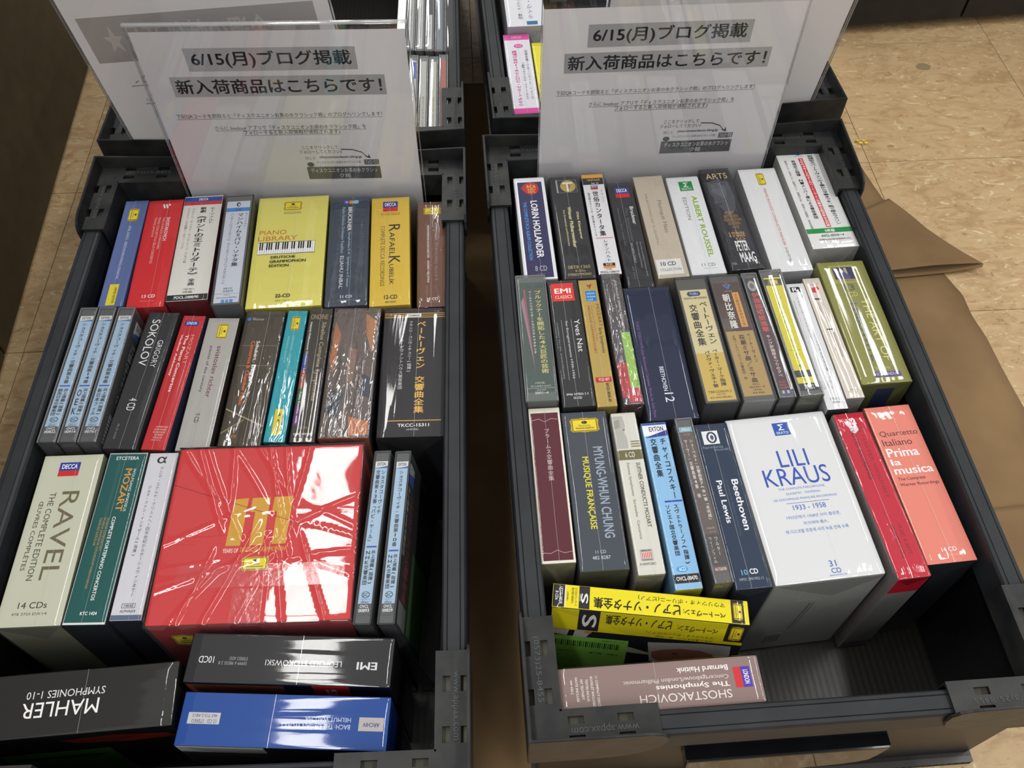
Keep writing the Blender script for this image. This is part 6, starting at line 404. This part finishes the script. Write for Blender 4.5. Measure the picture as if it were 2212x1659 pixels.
cloth = empty('brown_cloth', (0.3, 0.5, Z0 * MM)); tag(cloth, 'rumpled brown cloth garment spread under and beside the right hand crate', 'cloth')
def cl(p): return ((p[0] - 300) * MM, (p[1] - 500) * MM)
def sheet(edge_l, edge_r, name, z0, th, nu=14, nv=44, amp=3.0, seed=0, par=cloth):
    """ruled sheet between two outlines (same count), wrinkled, closed underneath"""
    def at(line, t):
        k = t * (len(line) - 1); i = min(int(k), len(line) - 2); f = k - i
        return (line[i][0] * (1 - f) + line[i + 1][0] * f, line[i][1] * (1 - f) + line[i + 1][1] * f)
    V_, F_ = [], []
    for s in (1, 0):
        for j in range(nv + 1):
            for i in range(nu + 1):
                a = at(edge_l, j / nv); c = at(edge_r, j / nv); f = i / nu
                x = a[0] * (1 - f) + c[0] * f; y = a[1] * (1 - f) + c[1] * f
                h = noise.noise(Vector((x * .012 + seed, y * .006, seed))) + .6 * abs(noise.noise(Vector((x * .03, y * .012 + seed, 3))))
                zz = z0 + (th + amp * max(0, h) * min(1, (1 - f) * 4 + .1) if s else 0)
                q = cl((x, y)); V_.append((q[0], q[1], zz * MM))
    N = (nu + 1) * (nv + 1); W_ = nu + 1
    for j in range(nv):
        for i in range(nu):
            a = j * W_ + i; F_.append((a, a + W_, a + W_ + 1, a + 1)); F_.append((N + a, N + a + 1, N + a + W_ + 1, N + a + W_))
    for j in range(nv):
        a = j * W_; F_.append((a, N + a, N + a + W_, a + W_)); a += nu; F_.append((a, a + W_, N + a + W_, N + a))
    for i in range(nu):
        F_.append((i, i + 1, N + i + 1, N + i)); a = nv * W_ + i; F_.append((a, N + a, N + a + 1, a + 1))
    return mesh_obj(name, V_, F_, CLOTH, par, smooth=True)
rt = [(372, 960), (388, 860), (402, 800), (414, 745), (424, 722), (438, 700), (448, 640), (458, 612), (463, 600), (464, 572), (470, 545), (474, 500), (480, 455), (478, 420), (484, 380), (478, 350), (476, 300), (470, 262)]
lt = [(20 + 6 * i, 960 - 28 * i) for i in range(len(rt))]
lt = [(-66, 950 - 52 * i) for i in range(len(rt))]
sheet(lt, rt, 'cloth_body', 0.2, 1.0, nu=30, amp=1.6, seed=2)
# sleeve lying on the body, mouth toward the viewer
V_, F_ = [], []
nu, nv = 26, 22
for j in range(nv + 1):
    t = j / nv
    a = (352 + 14 * t, 700 - 80 * t); c = (430 + 62 * t ** 0.9, 716 - 80 * t - 6 * math.sin(t * 3.1))
    if t < .25: c = (414 + 64 * t + 6, 738 - 100 * t)
    for i in range(nu):
        ang = 2 * math.pi * i / nu; cx = (a[0] + c[0]) / 2; cy = (a[1] + c[1]) / 2
        hx = (c[0] - a[0]) / 2; hy = (c[1] - a[1]) / 2
        h = 1.6 + 4.2 * t
        up = math.sin(ang) * h * (1 + .25 * noise.noise(Vector((i * .4, t * 3, 1))))
        q = cl((cx + hx * math.cos(ang), cy + hy * math.cos(ang) - (3 if math.sin(ang) < 0 else 0) * t))
        V_.append((q[0], q[1], (3.2 + h + up) * MM))
for j in range(nv):
    for i in range(nu):
        F_.append((j * nu + i, j * nu + (i + 1) % nu, (j + 1) * nu + (i + 1) % nu, (j + 1) * nu + i))
o = mesh_obj('sleeve', V_, F_, CLOTH, cloth, smooth=True)
md = o.modifiers.new('thickness', 'SOLIDIFY'); md.thickness = 0.0012
sheet([(330, 345), (340, 300), (348, 240), (354, 200)], [(474, 361), (500, 345), (520, 290), (536, 250)], 'cloth_flap', 2.6, 1.0, nu=12, nv=14, amp=1.0, seed=5)
# small litter on the floor
lit = empty('crumb', (0.4135, 0.839, Z0 * MM)); tag(lit, 'small yellow crumb on the floor tiles right of the rear crate', 'crumb')
for k in range(7):
    bm = bmesh.new(); bmesh.ops.create_icosphere(bm, subdivisions=1, radius=.0016 + .0005 * (k % 3))
    for v in bm.verts: v.co.z *= .6; v.co.x *= 1.2 + .3 * noise.noise(v.co * 900)
    me = bpy.data.meshes.new('fragment'); bm.to_mesh(me); bm.free(); me.materials.append(pm('#d8b850' if k % 3 else '#9a7430', .7))
    o = bpy.data.objects.new('fragment', me); COL.objects.link(o); o.parent = lit; o.location = ((-6 + 2.2 * k) * MM, (2.4 * math.sin(k * 2.1)) * MM, 1.0 * MM)
d1 = MB(); n = 24
d1.prism([(9 * math.cos(i * 2 * math.pi / n), 7 * math.sin(i * 2 * math.pi / n)) for i in range(n)], lambda p, q, t: (p, q, t), 0, .5)
o = d1.build('floor_disc', pm('#8b7a5e', .6)); o.location = (0.5265, 0.985, Z0 * MM); tag(o, 'worn grey brown round disc stuck on the floor near the back cabinets', 'disc')
# ---------------------------------------------------------------- shop cabinets
CAB = black_plastic('cabinet_brown', '#3a3222', 0.5, 0.03)
CAB2 = black_plastic('cabinet_black', '#1d1c1a', 0.38, 0.08)
def cabinet(name, p0, p1, h, depth, splits, mat, label, toe):
    """row of doors from p0 to p1 (mm on the floor), body behind"""
    v = Vector((p1[0] - p0[0], p1[1] - p0[1])); L = v.length; rz = math.atan2(v.y, v.x)
    r = empty(name, (p0[0] * MM, p0[1] * MM, Z0 * MM), rz); tag(r, label, 'cabinet')
    MB().box(0, L, 22, depth, toe, h).build('cabinet_body', mat, r, bevel=1)
    MB().box(4, L - 4, 34, depth - 10, 0, toe - .3).build('plinth', pm('#14110d', .8), r)
    xs = [0] + splits + [L]
    for a, c in zip(xs, xs[1:]):
        MB().box(a + 1.6, c - 1.6, 0, 20, toe - 2, h - 3).build('door', mat, r, bevel=1.2)
    return r
cabinet('shop_cabinet', (-436.0, -60), (-596, 1560), 760, 460, [586, 1200], CAB, 'dark brown cabinet with plain doors at the left edge', 5)
cabinet('shop_cabinet', (398, 1049), (1560, 1176), 720, 460, [196], CAB2, 'black cabinet with a gap between its doors behind the crates', 16)
# ---------------------------------------------------------------- plastic crates
def cells(mb, xs, ys, keep, z0, z1, tr, mi=0):
    vid = {}
    def vtx(i, j, k):
        key = (i, j, k)
        if key not in vid:
            vid[key] = len(mb.v); x, y = tr(xs[i], ys[j]); mb.v.append((x, y, (z0, z1)[k]))
        return vid[key]
    nx, ny = len(xs) - 1, len(ys) - 1
    K = lambda i, j: 0 <= i < nx and 0 <= j < ny and keep(i, j)
    for i in range(nx):
        for j in range(ny):
            if not K(i, j): continue
            fs = [(vtx(i, j, 1), vtx(i + 1, j, 1), vtx(i + 1, j + 1, 1), vtx(i, j + 1, 1)), (vtx(i, j, 0), vtx(i, j + 1, 0), vtx(i + 1, j + 1, 0), vtx(i + 1, j, 0))]
            if not K(i - 1, j): fs.append((vtx(i, j, 0), vtx(i, j, 1), vtx(i, j + 1, 1), vtx(i, j + 1, 0)))
            if not K(i + 1, j): fs.append((vtx(i + 1, j, 0), vtx(i + 1, j + 1, 0), vtx(i + 1, j + 1, 1), vtx(i + 1, j, 1)))
            if not K(i, j - 1): fs.append((vtx(i, j, 0), vtx(i + 1, j, 0), vtx(i + 1, j, 1), vtx(i, j, 1)))
            if not K(i, j + 1): fs.append((vtx(i, j + 1, 0), vtx(i, j + 1, 1), vtx(i + 1, j + 1, 1), vtx(i + 1, j + 1, 0)))
            mb.f += fs; mb.m += [mi] * len(fs)
def crate(fl_, yawd, Wd, Dp, label, flutes=False):
    r = empty('stacking_crate', (fl_[0] * MM, fl_[1] * MM, Z0 * MM), math.radians(yawd)); tag(r, label, 'crate', 'black stacking crates on the floor')
    dz = -Z0
    MB().box(6, Wd - 6, 6, Dp - 6, .3, dz - .3).build('floor_panel', CFLOOR, r)
    for x0, x1, y0, y1 in ((9, 13, 9, Dp - 9), (Wd - 13, Wd - 9, 9, Dp - 9), (13, Wd - 13, 9, 13), (13, Wd - 13, Dp - 13, Dp - 9)):
        MB().box(x0, x1, y0, y1, dz - .3, dz + 128).build('side_panel', WALLM, r)
    prof = [(0, 114), (0, 139.5), (1.2, 141.4), (3.4, 141.6), (3.8, 141.0), (4.2, 141.6), (11.6, 141.6), (12, 141.0), (12.4, 141.6), (14.4, 141.2), (15.6, 139.5), (15.6, 114), (13.4, 114), (13.4, 137), (2.2, 137), (2.2, 114)]
    e = 66
    for kind in range(4):
        mb = MB()
        if kind == 0: mb.prism(prof, lambda p, q, t: (2.5 + p, t, q + dz), e, Dp - e)
        if kind == 1: mb.prism(prof, lambda p, q, t: (Wd - 2.5 - p, t, q + dz), e, Dp - e)
        if kind == 2: mb.prism(prof, lambda p, q, t: (t, 2.5 + p, q + dz), e, Wd - e)
        if kind == 3: mb.prism(prof, lambda p, q, t: (t, Dp - 2.5 - p, q + dz), e, Wd - e)
        mb.build('rim_rail', RAIL, r)
    A, Wp = 79.0, 20.2
    xs = [1.6, 2.0, 6.0, 12.2, 16.8, Wp, 24.5, 34, 54, 63.5, A]
    def keep(i, j):
        x = (xs[i] + xs[i + 1]) / 2; y = (xs[j] + xs[j + 1]) / 2
        if x > Wp and y > Wp: return False
        al, ac = (x, y) if x > y else (y, x)
        if (24.5 < al < 34 or 54 < al < 63.5) and (12.2 < ac < 16.8 or 2.0 < ac < 6.0): return False
        return True
    for sx in (0, 1):
        for sy in (0, 1):
            tr = lambda x, y: ((x if sx == 0 else Wd - x), (y if sy == 0 else Dp - y))
            mb = MB(); cells(mb, xs, xs, keep, dz + 141.9, dz + 144.2, tr)
            # inner lip down
            for a_, b_ in (((Wp, Wp), (Wp, A)), ((Wp, Wp), (A, Wp))):
                p0 = tr(*a_); p1 = tr(*b_); q = 1.2
                x0, x1 = sorted((p0[0], p1[0])); y0, y1 = sorted((p0[1], p1[1]))
                if x1 - x0 < .1: s_ = q if sx == 0 else -q; x0, x1 = sorted((x0, x0 + s_))
                else: s_ = q if sy == 0 else -q; y0, y1 = sorted((y0, y0 + s_))
                mb.box(x0, x1, y0, y1, dz + 120, dz + 144.1)
            o = mb.build('corner_bracket', BRACK, r)
            # standing rim fence with rounded ends
            n = 26; V_, F_ = [], []
            def hgt(s):
                e_ = max(0, (s - 66) / 17.0)
                return 157.5 - 2.5 * min(1, s / 60) - (10 * (1 - math.sqrt(max(0, 1 - e_ * e_))))
            def low(s):
                e_ = max(0, (s - 40) / 43.0); return 108 + 28 * (1 - math.sqrt(max(0, 1 - e_ * e_))) if e_ < 1 else 136
            path = [(0, A + 4 - k * (A + 4) / n) for k in range(n)] + [(0, 0)] + [(k * (A + 4) / n, 0) for k in range(1, n + 1)]
            for (x, y) in path:
                s = max(x, y); ix = 2.0 if y > 0 or x == 0 else 0; iy = 2.0 if x > 0 or y == 0 else 0
                inner = (x + (2.0 if (x == 0) else 0), y + (2.0 if (y == 0) else 0))
                for pt in ((x, y), inner):
                    q = tr(*pt)
                    for zz in (low(s), hgt(s)): V_.append((q[0] * MM, q[1] * MM, (zz + dz) * MM))
            m_ = len(path)
            for k in range(m_ - 1):
                a = k * 4; c = a + 4
                F_ += [(a, a + 1, c + 1, c), (a + 2, c + 2, c + 3, a + 3), (a + 1, a + 3, c + 3, c + 1), (a, c, c + 2, a + 2)]
            F_ += [(0, 2, 3, 1), (4 * m_ - 4, 4 * m_ - 3, 4 * m_ - 1, 4 * m_ - 2)]
            fo = mesh_obj('bracket_fence', V_, F_, BRACK, r, smooth=False); fo.parent = o
            bm = bmesh.new(); bm.from_mesh(fo.data); bmesh.ops.recalc_face_normals(bm, faces=bm.faces)
            bmesh.ops.bevel(bm, geom=[e2 for e2 in bm.edges if e2.calc_face_angle(0) > .8], offset=.5 * MM, segments=2, affect='EDGES'); bm.to_mesh(fo.data); bm.free()
            # dusty filler seen through the slots
            mb = MB(); cells(mb, [2.4, Wp - 1.5, A - 3], [2.4, Wp - 1.5, A - 3], lambda i, j: not (i == 1 and j == 1), dz + 137.4, dz + 138.6, tr)
            fo = mb.build('slot_filler', DUST, r); fo.parent = o
            # moulded lettering on both arms and corner
            def put(txt, x0, y0, x1, y1, rot, cx=None):
                V_, F_ = [], []
                vs, fs = GLY[(txt, 0)]
                a0 = min(v[0] for v in vs); a1 = max(v[0] for v in vs); b0 = min(v[1] for v in vs); b1 = max(v[1] for v in vs); n_ = len(V_)
                for x, y, _c in vs:
                    p = (x - a0) / (a1 - a0); q = (y - b0) / (b1 - b0)
                    if rot == 'x': w = (x0 + (x1 - x0) * p, y0 + (y1 - y0) * q)
                    elif rot == 'y': w = (x0 + (x1 - x0) * q, y0 + (y1 - y0) * p)
                    else:
                        c_ = .7071; l_, h_ = 20, 5; xx = (p - .5) * l_; yy = (q - .5) * h_
                        w = (11.5 + c_ * xx - c_ * yy, 11.5 + c_ * xx + c_ * yy)
                    V_.append((w[0] * MM, w[1] * MM, (144.5 + dz) * MM))
                F_.extend(tuple(n_ + i for i in f) for f in fs)
                lo = mesh_obj('lettering', V_, F_, pm('#4b4f50', .5, .3, 's'), o)
            first = (sx + sy) % 2 == 0
            L0, L1 = 26, 66
            # mirror-safe: lettering is laid in crate axes
            bx = 0 if sx == 0 else Wd; by = 0 if sy == 0 else Dp
            s1 = 1 if sx == 0 else -1; s2 = 1 if sy == 0 else -1
            t_x, t_y = (TXT_BR[0], TXT_BR[1]) if sy == sx else (TXT_BR[1], TXT_BR[0])
            ya, yb = (by + s2 * 11.6, by + s2 * 7.2); 
            xa, xb = bx + s1 * L0, bx + s1 * L1
            if sy == 0: put(t_x, max(xa, xb), max(ya, yb), min(xa, xb), min(ya, yb), 'x')
            else: put(t_x, min(xa, xb), min(ya, yb), max(xa, xb), max(ya, yb), 'x')
            xa, xb = bx + s1 * 7.2, bx + s1 * 11.6; ya, yb = by + s2 * L0, by + s2 * L1
            put(t_y, min(xa, xb), max(ya, yb), max(xa, xb), min(ya, yb), 'y')
    # handle on the near and far end
    for y0, s_ in ((9, -1), (Dp - 9, 1)):
        poly = []
        for k in range(13):
            a = math.pi * k / 12; poly.append((Wd / 2 - 64 * math.cos(a) * (1 if abs(math.cos(a)) > .9 else 1), 78 - 22 * math.sin(a) ** .6))
        poly = [(Wd / 2 - 66, 100)] + poly + [(Wd / 2 + 66, 100)]
        mb = MB().prism(poly, lambda p, q, t: (p, y0 + s_ * t, q + dz - 8), 0, 12); mb.build('grip', GLOSSB, r, bevel=1.5)
    # open flutes of the base sheet
    mb = MB()
    k = 8
    while k < Wd - 6:
        mb.box(k, k + .35, 2.2, 6, .5, dz - .6); k += 4.9
    mb.box(6, Wd - 6, 2, 6.2, .05, .5); mb.box(6, Wd - 6, 2, 6.2, dz - .6, dz - .25)
    o = mb.build('base_flutes', pm('#3c3c3a', .35, .5, 's'), r); o['kind'] = 'stuff'
    return r
crate((-354.0, 91.5), 2.0, 331, 532, 'near left crate, packed with CD boxes in four rows')
crate((9.2, 123.5), 3.9, 333, 529, 'near right crate, with bare floor panel showing at its front')
crate((-376.0, 643.6), 2.7, 333, 523, 'rear left crate, mostly hidden by two standing notices')
crate((-17.3, 674.0), 4.9, 336, 523, 'rear right crate, holding the magenta banded box')
# ---------------------------------------------------------------- CD boxes and cases
rnd = random.Random(4)
def film_shell(w, l, h, kind, seed, parent, fold=True):
    amp = {'f': .45, 'c': .6, 'x': 1.0, 'w': 5.0, 'jf': .35}[kind]; off = {'f': .5, 'c': .5, 'x': .6, 'w': 1.0, 'jf': .35}[kind]
    if w > l and kind == 'f': kind = 'h'
    amp = .5 if kind == 'h' else amp; mat = {'h': FILM_H, 'f': FILM, 'c': FILM_C, 'x': FILM_X, 'w': FILM_W, 'jf': FILM}[kind]
    nx = {'w': 100, 'h': 34}.get(kind, 16); ny = {'w': 100, 'h': 16}.get(kind, 34)
    g = off
    X = [-w / 2 - g + (w + 2 * g) * i / nx for i in range(nx + 1)]; Y = [-l / 2 - g + (l + 2 * g) * j / ny for j in range(ny + 1)]
    X[1] = X[0] + .7; X[-2] = X[-1] - .7; Y[1] = Y[0] + .9; Y[-2] = Y[-1] - .9
    V_, F_, M_ = [], [], []
    sx = seed * 3.7
    rays = []
    rr_ = random.Random(seed)
    if kind == 'w':
        for k in range(30):
            a = rr_.uniform(0, 6.283); cxx = rr_.uniform(-.22, .22) * w; cyy = rr_.uniform(-.25, .2) * l
            rays.append((cxx, cyy, math.cos(a), math.sin(a), rr_.uniform(.35, 1.0), rr_.uniform(1.3, 2.2), rr_.uniform(-.5, .9)))
    for j in range(ny + 1):
        for i in range(nx + 1):
            x, y = X[i], Y[j]
            ed = min(x - X[0], X[-1] - x, 6) / 6; ey = min(y - Y[0], Y[-1] - y, 8) / 8; e = min(ed, ey)
            if kind == 'w':
                z = .9
                for cxx, cyy, dx, dy, am, wd, cv in rays:
                    px, py = x - cxx, y - cyy; al = px * dx + py * dy
                    if al < 0: continue
                    pd = abs(-px * dy + py * dx + cv * al * al / w * .35)
                    z += am * 1.7 * max(0, 1 - pd / wd) * min(1, al / 14)
                z += .5 * (noise.noise(Vector((x * .03, y * .03, seed))) + .5)
                zz = h + max(.9, z) * min(1, e * 2 + .12)
            else:
                if kind == 'h': x, y = y, x
                s_ = noise.noise(Vector((x * .16 + sx, y * .006, seed))) + .4 * noise.noise(Vector((x * .38 + sx, y * .012, seed + 5)))
                zz = h + off * .55 + amp * (s_ * .9 + .5) * e + .12
                if kind == 'h': x, y = y, x
                if kind in ('c', 'x'): zz += .25 * noise.noise(Vector((x * .5, y * .22, seed))) * e
                zz = max(h + .28, zz)
                if i in (0, nx) or j in (0, ny): zz = h - .5
            V_.append((x * MM, y * MM, zz * MM))
    W_ = nx + 1
    for j in range(ny):
        for i in range(nx):
            a = j * W_ + i; F_.append((a, a + 1, a + W_ + 1, a + W_)); M_.append(0)
    b0 = len(V_)
    ring = [i for i in range(nx + 1)] + [j * W_ + nx for j in range(1, ny + 1)] + [ny * W_ + i for i in range(nx - 1, -1, -1)] + [j * W_ for j in range(ny - 1, 0, -1)]
    low = 2.0
    for k in ring: V_.append((V_[k][0], V_[k][1], low * MM))
    for k in range(len(ring)):
        k2 = (k + 1) % len(ring); F_.append((ring[k], b0 + k, b0 + k2, ring[k2])); M_.append(0)
    # lap seam along the top and end folds
    if kind in ('f', 'c', 'x', 'h') and fold:
        n0 = len(V_); ns = 30; crs = kind == 'h'; sxp = w * rr_.uniform(-.08, .12)
        for j in range(ns + 1):
            y = -l / 2 + l * j / ns; wob = .25 * noise.noise(Vector((y * .05, seed, 0)))
            i_ = min(range(nx + 1), key=lambda q: abs(X[q] - sxp)); j_ = min(range(ny + 1), key=lambda q: abs(Y[q] - y)); zz = max(V_[j_ * W_ + i_][2], V_[j_ * W_ + max(0, i_ - 1)][2], V_[j_ * W_ + min(nx, i_ + 1)][2]) + .00012
            V_.append(((sxp + wob - .16) * MM, y * MM, zz)); V_.append(((sxp + wob + .16) * MM, y * MM, zz))
        for j in range(ns):
            a = n0 + 2 * j; F_.append((a, a + 1, a + 3, a + 2)); M_.append(1)
        yf = -l / 2 - g - .25; n0 = len(V_); d = min(w * .5, 28)
        V_ += [(-w / 2 * MM, yf * MM, (h - .6) * MM), (w / 2 * MM, yf * MM, (h - .6) * MM), (sxp * MM, yf * MM, (h - d) * MM)]
        F_.append((n0, n0 + 2, n0 + 1)); M_.append(0)
    return mesh_obj('shrink_wrap', V_, F_, [mat, SEAM], parent, M_, smooth=True)
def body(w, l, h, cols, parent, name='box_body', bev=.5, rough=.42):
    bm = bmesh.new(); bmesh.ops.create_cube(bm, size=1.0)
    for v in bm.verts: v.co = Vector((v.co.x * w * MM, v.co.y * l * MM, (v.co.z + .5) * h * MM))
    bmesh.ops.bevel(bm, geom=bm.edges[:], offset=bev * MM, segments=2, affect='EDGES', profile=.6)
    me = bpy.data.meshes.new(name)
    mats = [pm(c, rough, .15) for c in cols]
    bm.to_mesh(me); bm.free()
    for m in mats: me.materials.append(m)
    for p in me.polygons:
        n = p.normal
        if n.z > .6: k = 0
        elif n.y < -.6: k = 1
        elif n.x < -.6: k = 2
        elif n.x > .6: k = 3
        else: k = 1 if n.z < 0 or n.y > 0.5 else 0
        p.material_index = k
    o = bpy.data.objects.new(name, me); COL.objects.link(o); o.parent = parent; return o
for bi, d in enumerate(BOXES):
    x, y, a = d['pos']; w, l, h = d['size']; jewel = d['film'] in ('j', 'jf')
    tilt = d.get('tilt', 0)
    if tilt:
        t_ = math.radians(tilt); h2 = h / math.cos(t_) - l * math.tan(t_) * .5
        y2 = y - math.sin(t_) * h2
        r = empty(d['name'], (x * MM, y2 * MM, (l / 2 * math.sin(t_)) * MM + .0002), math.radians(a), -t_); h = h2
    elif d.get('lean'):
        le = math.radians(d['lean'])
        r = empty(d['name'], ((x + h * math.sin(le)) * MM, y * MM, (w / 2 * math.sin(le) + .2) * MM), math.radians(a)); r.rotation_euler.y = -le
    else: r = empty(d['name'], (x * MM, y * MM, .0003), math.radians(a))
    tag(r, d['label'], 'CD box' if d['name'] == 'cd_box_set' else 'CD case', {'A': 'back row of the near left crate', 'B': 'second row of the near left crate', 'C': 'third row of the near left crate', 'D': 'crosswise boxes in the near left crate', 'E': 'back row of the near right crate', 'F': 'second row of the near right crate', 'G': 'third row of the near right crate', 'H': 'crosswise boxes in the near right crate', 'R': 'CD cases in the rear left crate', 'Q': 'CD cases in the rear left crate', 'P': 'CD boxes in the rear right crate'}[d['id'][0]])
    if jewel:
        wi, li, hi = w - 2.2, l - 2.4, h - 1.6
        body(wi, li, hi, d['col'], r, 'disc_tray', .3, .35)
        fn = lambda u, v, hh: (-wi / 2 + wi * u, li / 2 - li * v, hi + hh)
        print_objs(d['items'], fn, r, ('paper_strip', 'lettering'))
        # clear outer case: lid and base shell with rounded edges
        bm = bmesh.new(); bmesh.ops.create_cube(bm, size=1.0)
        for v in bm.verts: v.co = Vector((v.co.x * w * MM, v.co.y * l * MM, (v.co.z * h + h / 2) * MM))
        bmesh.ops.bevel(bm, geom=bm.edges[:], offset=.7 * MM, segments=2, affect='EDGES')
        me = bpy.data.meshes.new('clear_case'); bm.to_mesh(me); bm.free(); me.materials.append(CASE)
        o = bpy.data.objects.new('clear_case', me); COL.objects.link(o); o.parent = r
        mb = MB()   # hinge edges: dark rims of the lid
        for sx_ in (-1, 1): mb.box(sx_ * (w / 2 - .3) - .35, sx_ * (w / 2 - .3) + .35, -l / 2 + .3, l / 2 - .3, h - 1.4, h - .55)
        mb.box(-w / 2 + .3, w / 2 - .3, l / 2 - 1.0, l / 2 - .3, h - 1.4, h - .55)
        mb.build('case_rim', pm('#2c2d30' if d['film'] == 'j' else '#7e8083', .2, .5, 's'), r)
    else:
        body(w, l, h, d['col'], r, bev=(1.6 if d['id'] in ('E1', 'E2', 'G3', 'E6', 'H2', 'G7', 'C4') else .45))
        hh0 = .0
        ins = .0
        fn = lambda u, v, hh: (-w / 2 + .35 + (w - .7) * u, l / 2 - .35 - (l - .7) * v, h + hh)
        print_objs(d['items'], fn, r)
        if d['id'] == 'D1':
            pass
    if d.get('fitems'):
        print_objs(d['fitems'], lambda u, v, hh: (-w / 2 + .4 + (w - .8) * u, -l / 2 - hh, h - .8 - (h - 1.6) * v), r, ('end_print', 'end_lettering'))
    if d.get('side'):
        its = SIDE_EX if d['side'] == 'ex' else SIDE_EX2
        print_objs(its, lambda u, v, hh: (w / 2 - 1.05 + hh * .35, l / 2 - 3 - (l - 6) * v, h - 2.5 - (h - 4) * u), r, ('inlay_card', 'inlay_lettering'))
    fk = {'f': 'f', 'c': 'c', 'x': 'x', 'w': 'w', 'jf': 'jf'}.get(d['film'])
    if fk: film_shell(w, l, h, fk, bi + 1, r)
    if d['id'] == 'C4':
        mb = MB(); mb.box(-w * .38, w * .46, -l * .33, -l * .21, h + 5.0, h + 5.1); mb.box(-w * .09, w * .06, -l / 2 - 1.3, -l * .33, h + 2.2, h + 2.3)
        mb.box(-w * .09, w * .06, -l / 2 - 1.6, -l / 2 - 1.4, h - 16, h - 1); mb.build('tape', TAPE, r)
# ---------------------------------------------------------------- standing notices in acrylic holders
def paper_mat(name, h):
    m = bpy.data.materials.new(name); m.use_nodes = True; nt = m.node_tree; nt.nodes.clear()
    out = nn(nt, 'ShaderNodeOutputMaterial'); mx = nn(nt, 'ShaderNodeMixShader'); mx.inputs[0].default_value = .38
    d = nn(nt, 'ShaderNodeBsdfDiffuse'); d.inputs[0].default_value = lin(h); t = nn(nt, 'ShaderNodeBsdfTranslucent'); t.inputs[0].default_value = lin(h)
    nt.links.new(d.outputs[0], mx.inputs[1]); nt.links.new(t.outputs[0], mx.inputs[2]); nt.links.new(mx.outputs[0], out.inputs[0]); return m
PAPER = paper_mat('notice_paper', '#f4f2f6'); PAPER_B = paper_mat('notice_paper_back', '#f0ecec')
def notice(cx, y, rz, rx, w, hgt, label, items, back=False, z0=1.0, ry=0.0):
    r = empty('notice_stand', (cx * MM, y * MM, z0 * MM), math.radians(rz), math.radians(rx)); r.rotation_euler.y = math.radians(ry); tag(r, label, 'sign', 'standing paper notices')
    MB().box(-w / 2, w / 2, -2.0, -.9, 0, hgt).build('front_sheet', [ACRYL], r)
    MB().box(-w / 2, w / 2, .9, 2.0, 0, hgt).build('back_sheet', [ACRYL], r)
    # folded top edge and side edges catching the light
    mb = MB(); n = 10
    prof = [(2.0 * math.cos(math.pi * k / n), 2.0 * math.sin(math.pi * k / n)) for k in range(n + 1)] + [(.9 * math.cos(math.pi * k / n), .9 * math.sin(math.pi * k / n)) for k in range(n, -1, -1)]
    mb.prism(prof, lambda p, q, t: (t, p, q + hgt), -w / 2, w / 2); mb.build('top_fold', ACRYL_EDGE, r)
    for s in (-1, 1):
        for y_ in (-2.0, .9): MB().box(s * w / 2 - .25, s * w / 2 + .25, y_, y_ + 1.1, 0, hgt).build('cut_edge', ACRYL_EDGE, r)
    MB().box(-w / 2, w / 2, -12 if not back else 2, -2 if not back else 12, 0, 1.2).build('foot', ACRYL, r)
    pw = 208.0; ph = min(291.0, hgt - 6)
    mesh_obj('paper', [(-pw / 2 * MM, 0, 1.5 * MM), (pw / 2 * MM, 0, 1.5 * MM), (pw / 2 * MM, 0, (1.5 + ph) * MM), (-pw / 2 * MM, 0, (1.5 + ph) * MM)], [(0, 1, 2, 3)], PAPER if not back else PAPER_B, r)
    if not back: fn = lambda u, v, hh: (-pw / 2 + u, -.15 - hh * .5, 1.5 + ph - v)
    else: fn = lambda u, v, hh: (pw / 2 - u, -.15 - hh * .5, 1.5 + ph - v)
    print_objs(items, fn, r, ('highlight_band', 'lettering'))
    return r
notice(-184.8, 603.5, 1.2, 0, 213, 298, 'white notice with grey highlighted Japanese heading, behind the left crate CDs', SIGN_PRINT)
notice(128.6, 636.5, 3.2, 0, 210, 312, 'white notice with grey highlighted Japanese heading, behind the right crate CDs', SIGN_PRINT)
notice(-241, 657, 2.7, 6.0, 211, 300, 'notice seen from its back with mirrored grey print, in the rear left crate', REAR_TXT, True, 145.5, -3.0)
notice(181, 702, 4.5, 7.0, 213, 300, 'plain backed notice in the rear right crate, behind the white one', [['R', 12, 40, 198, 92, '#b9b3b0']], True, 145.5, 1.5)
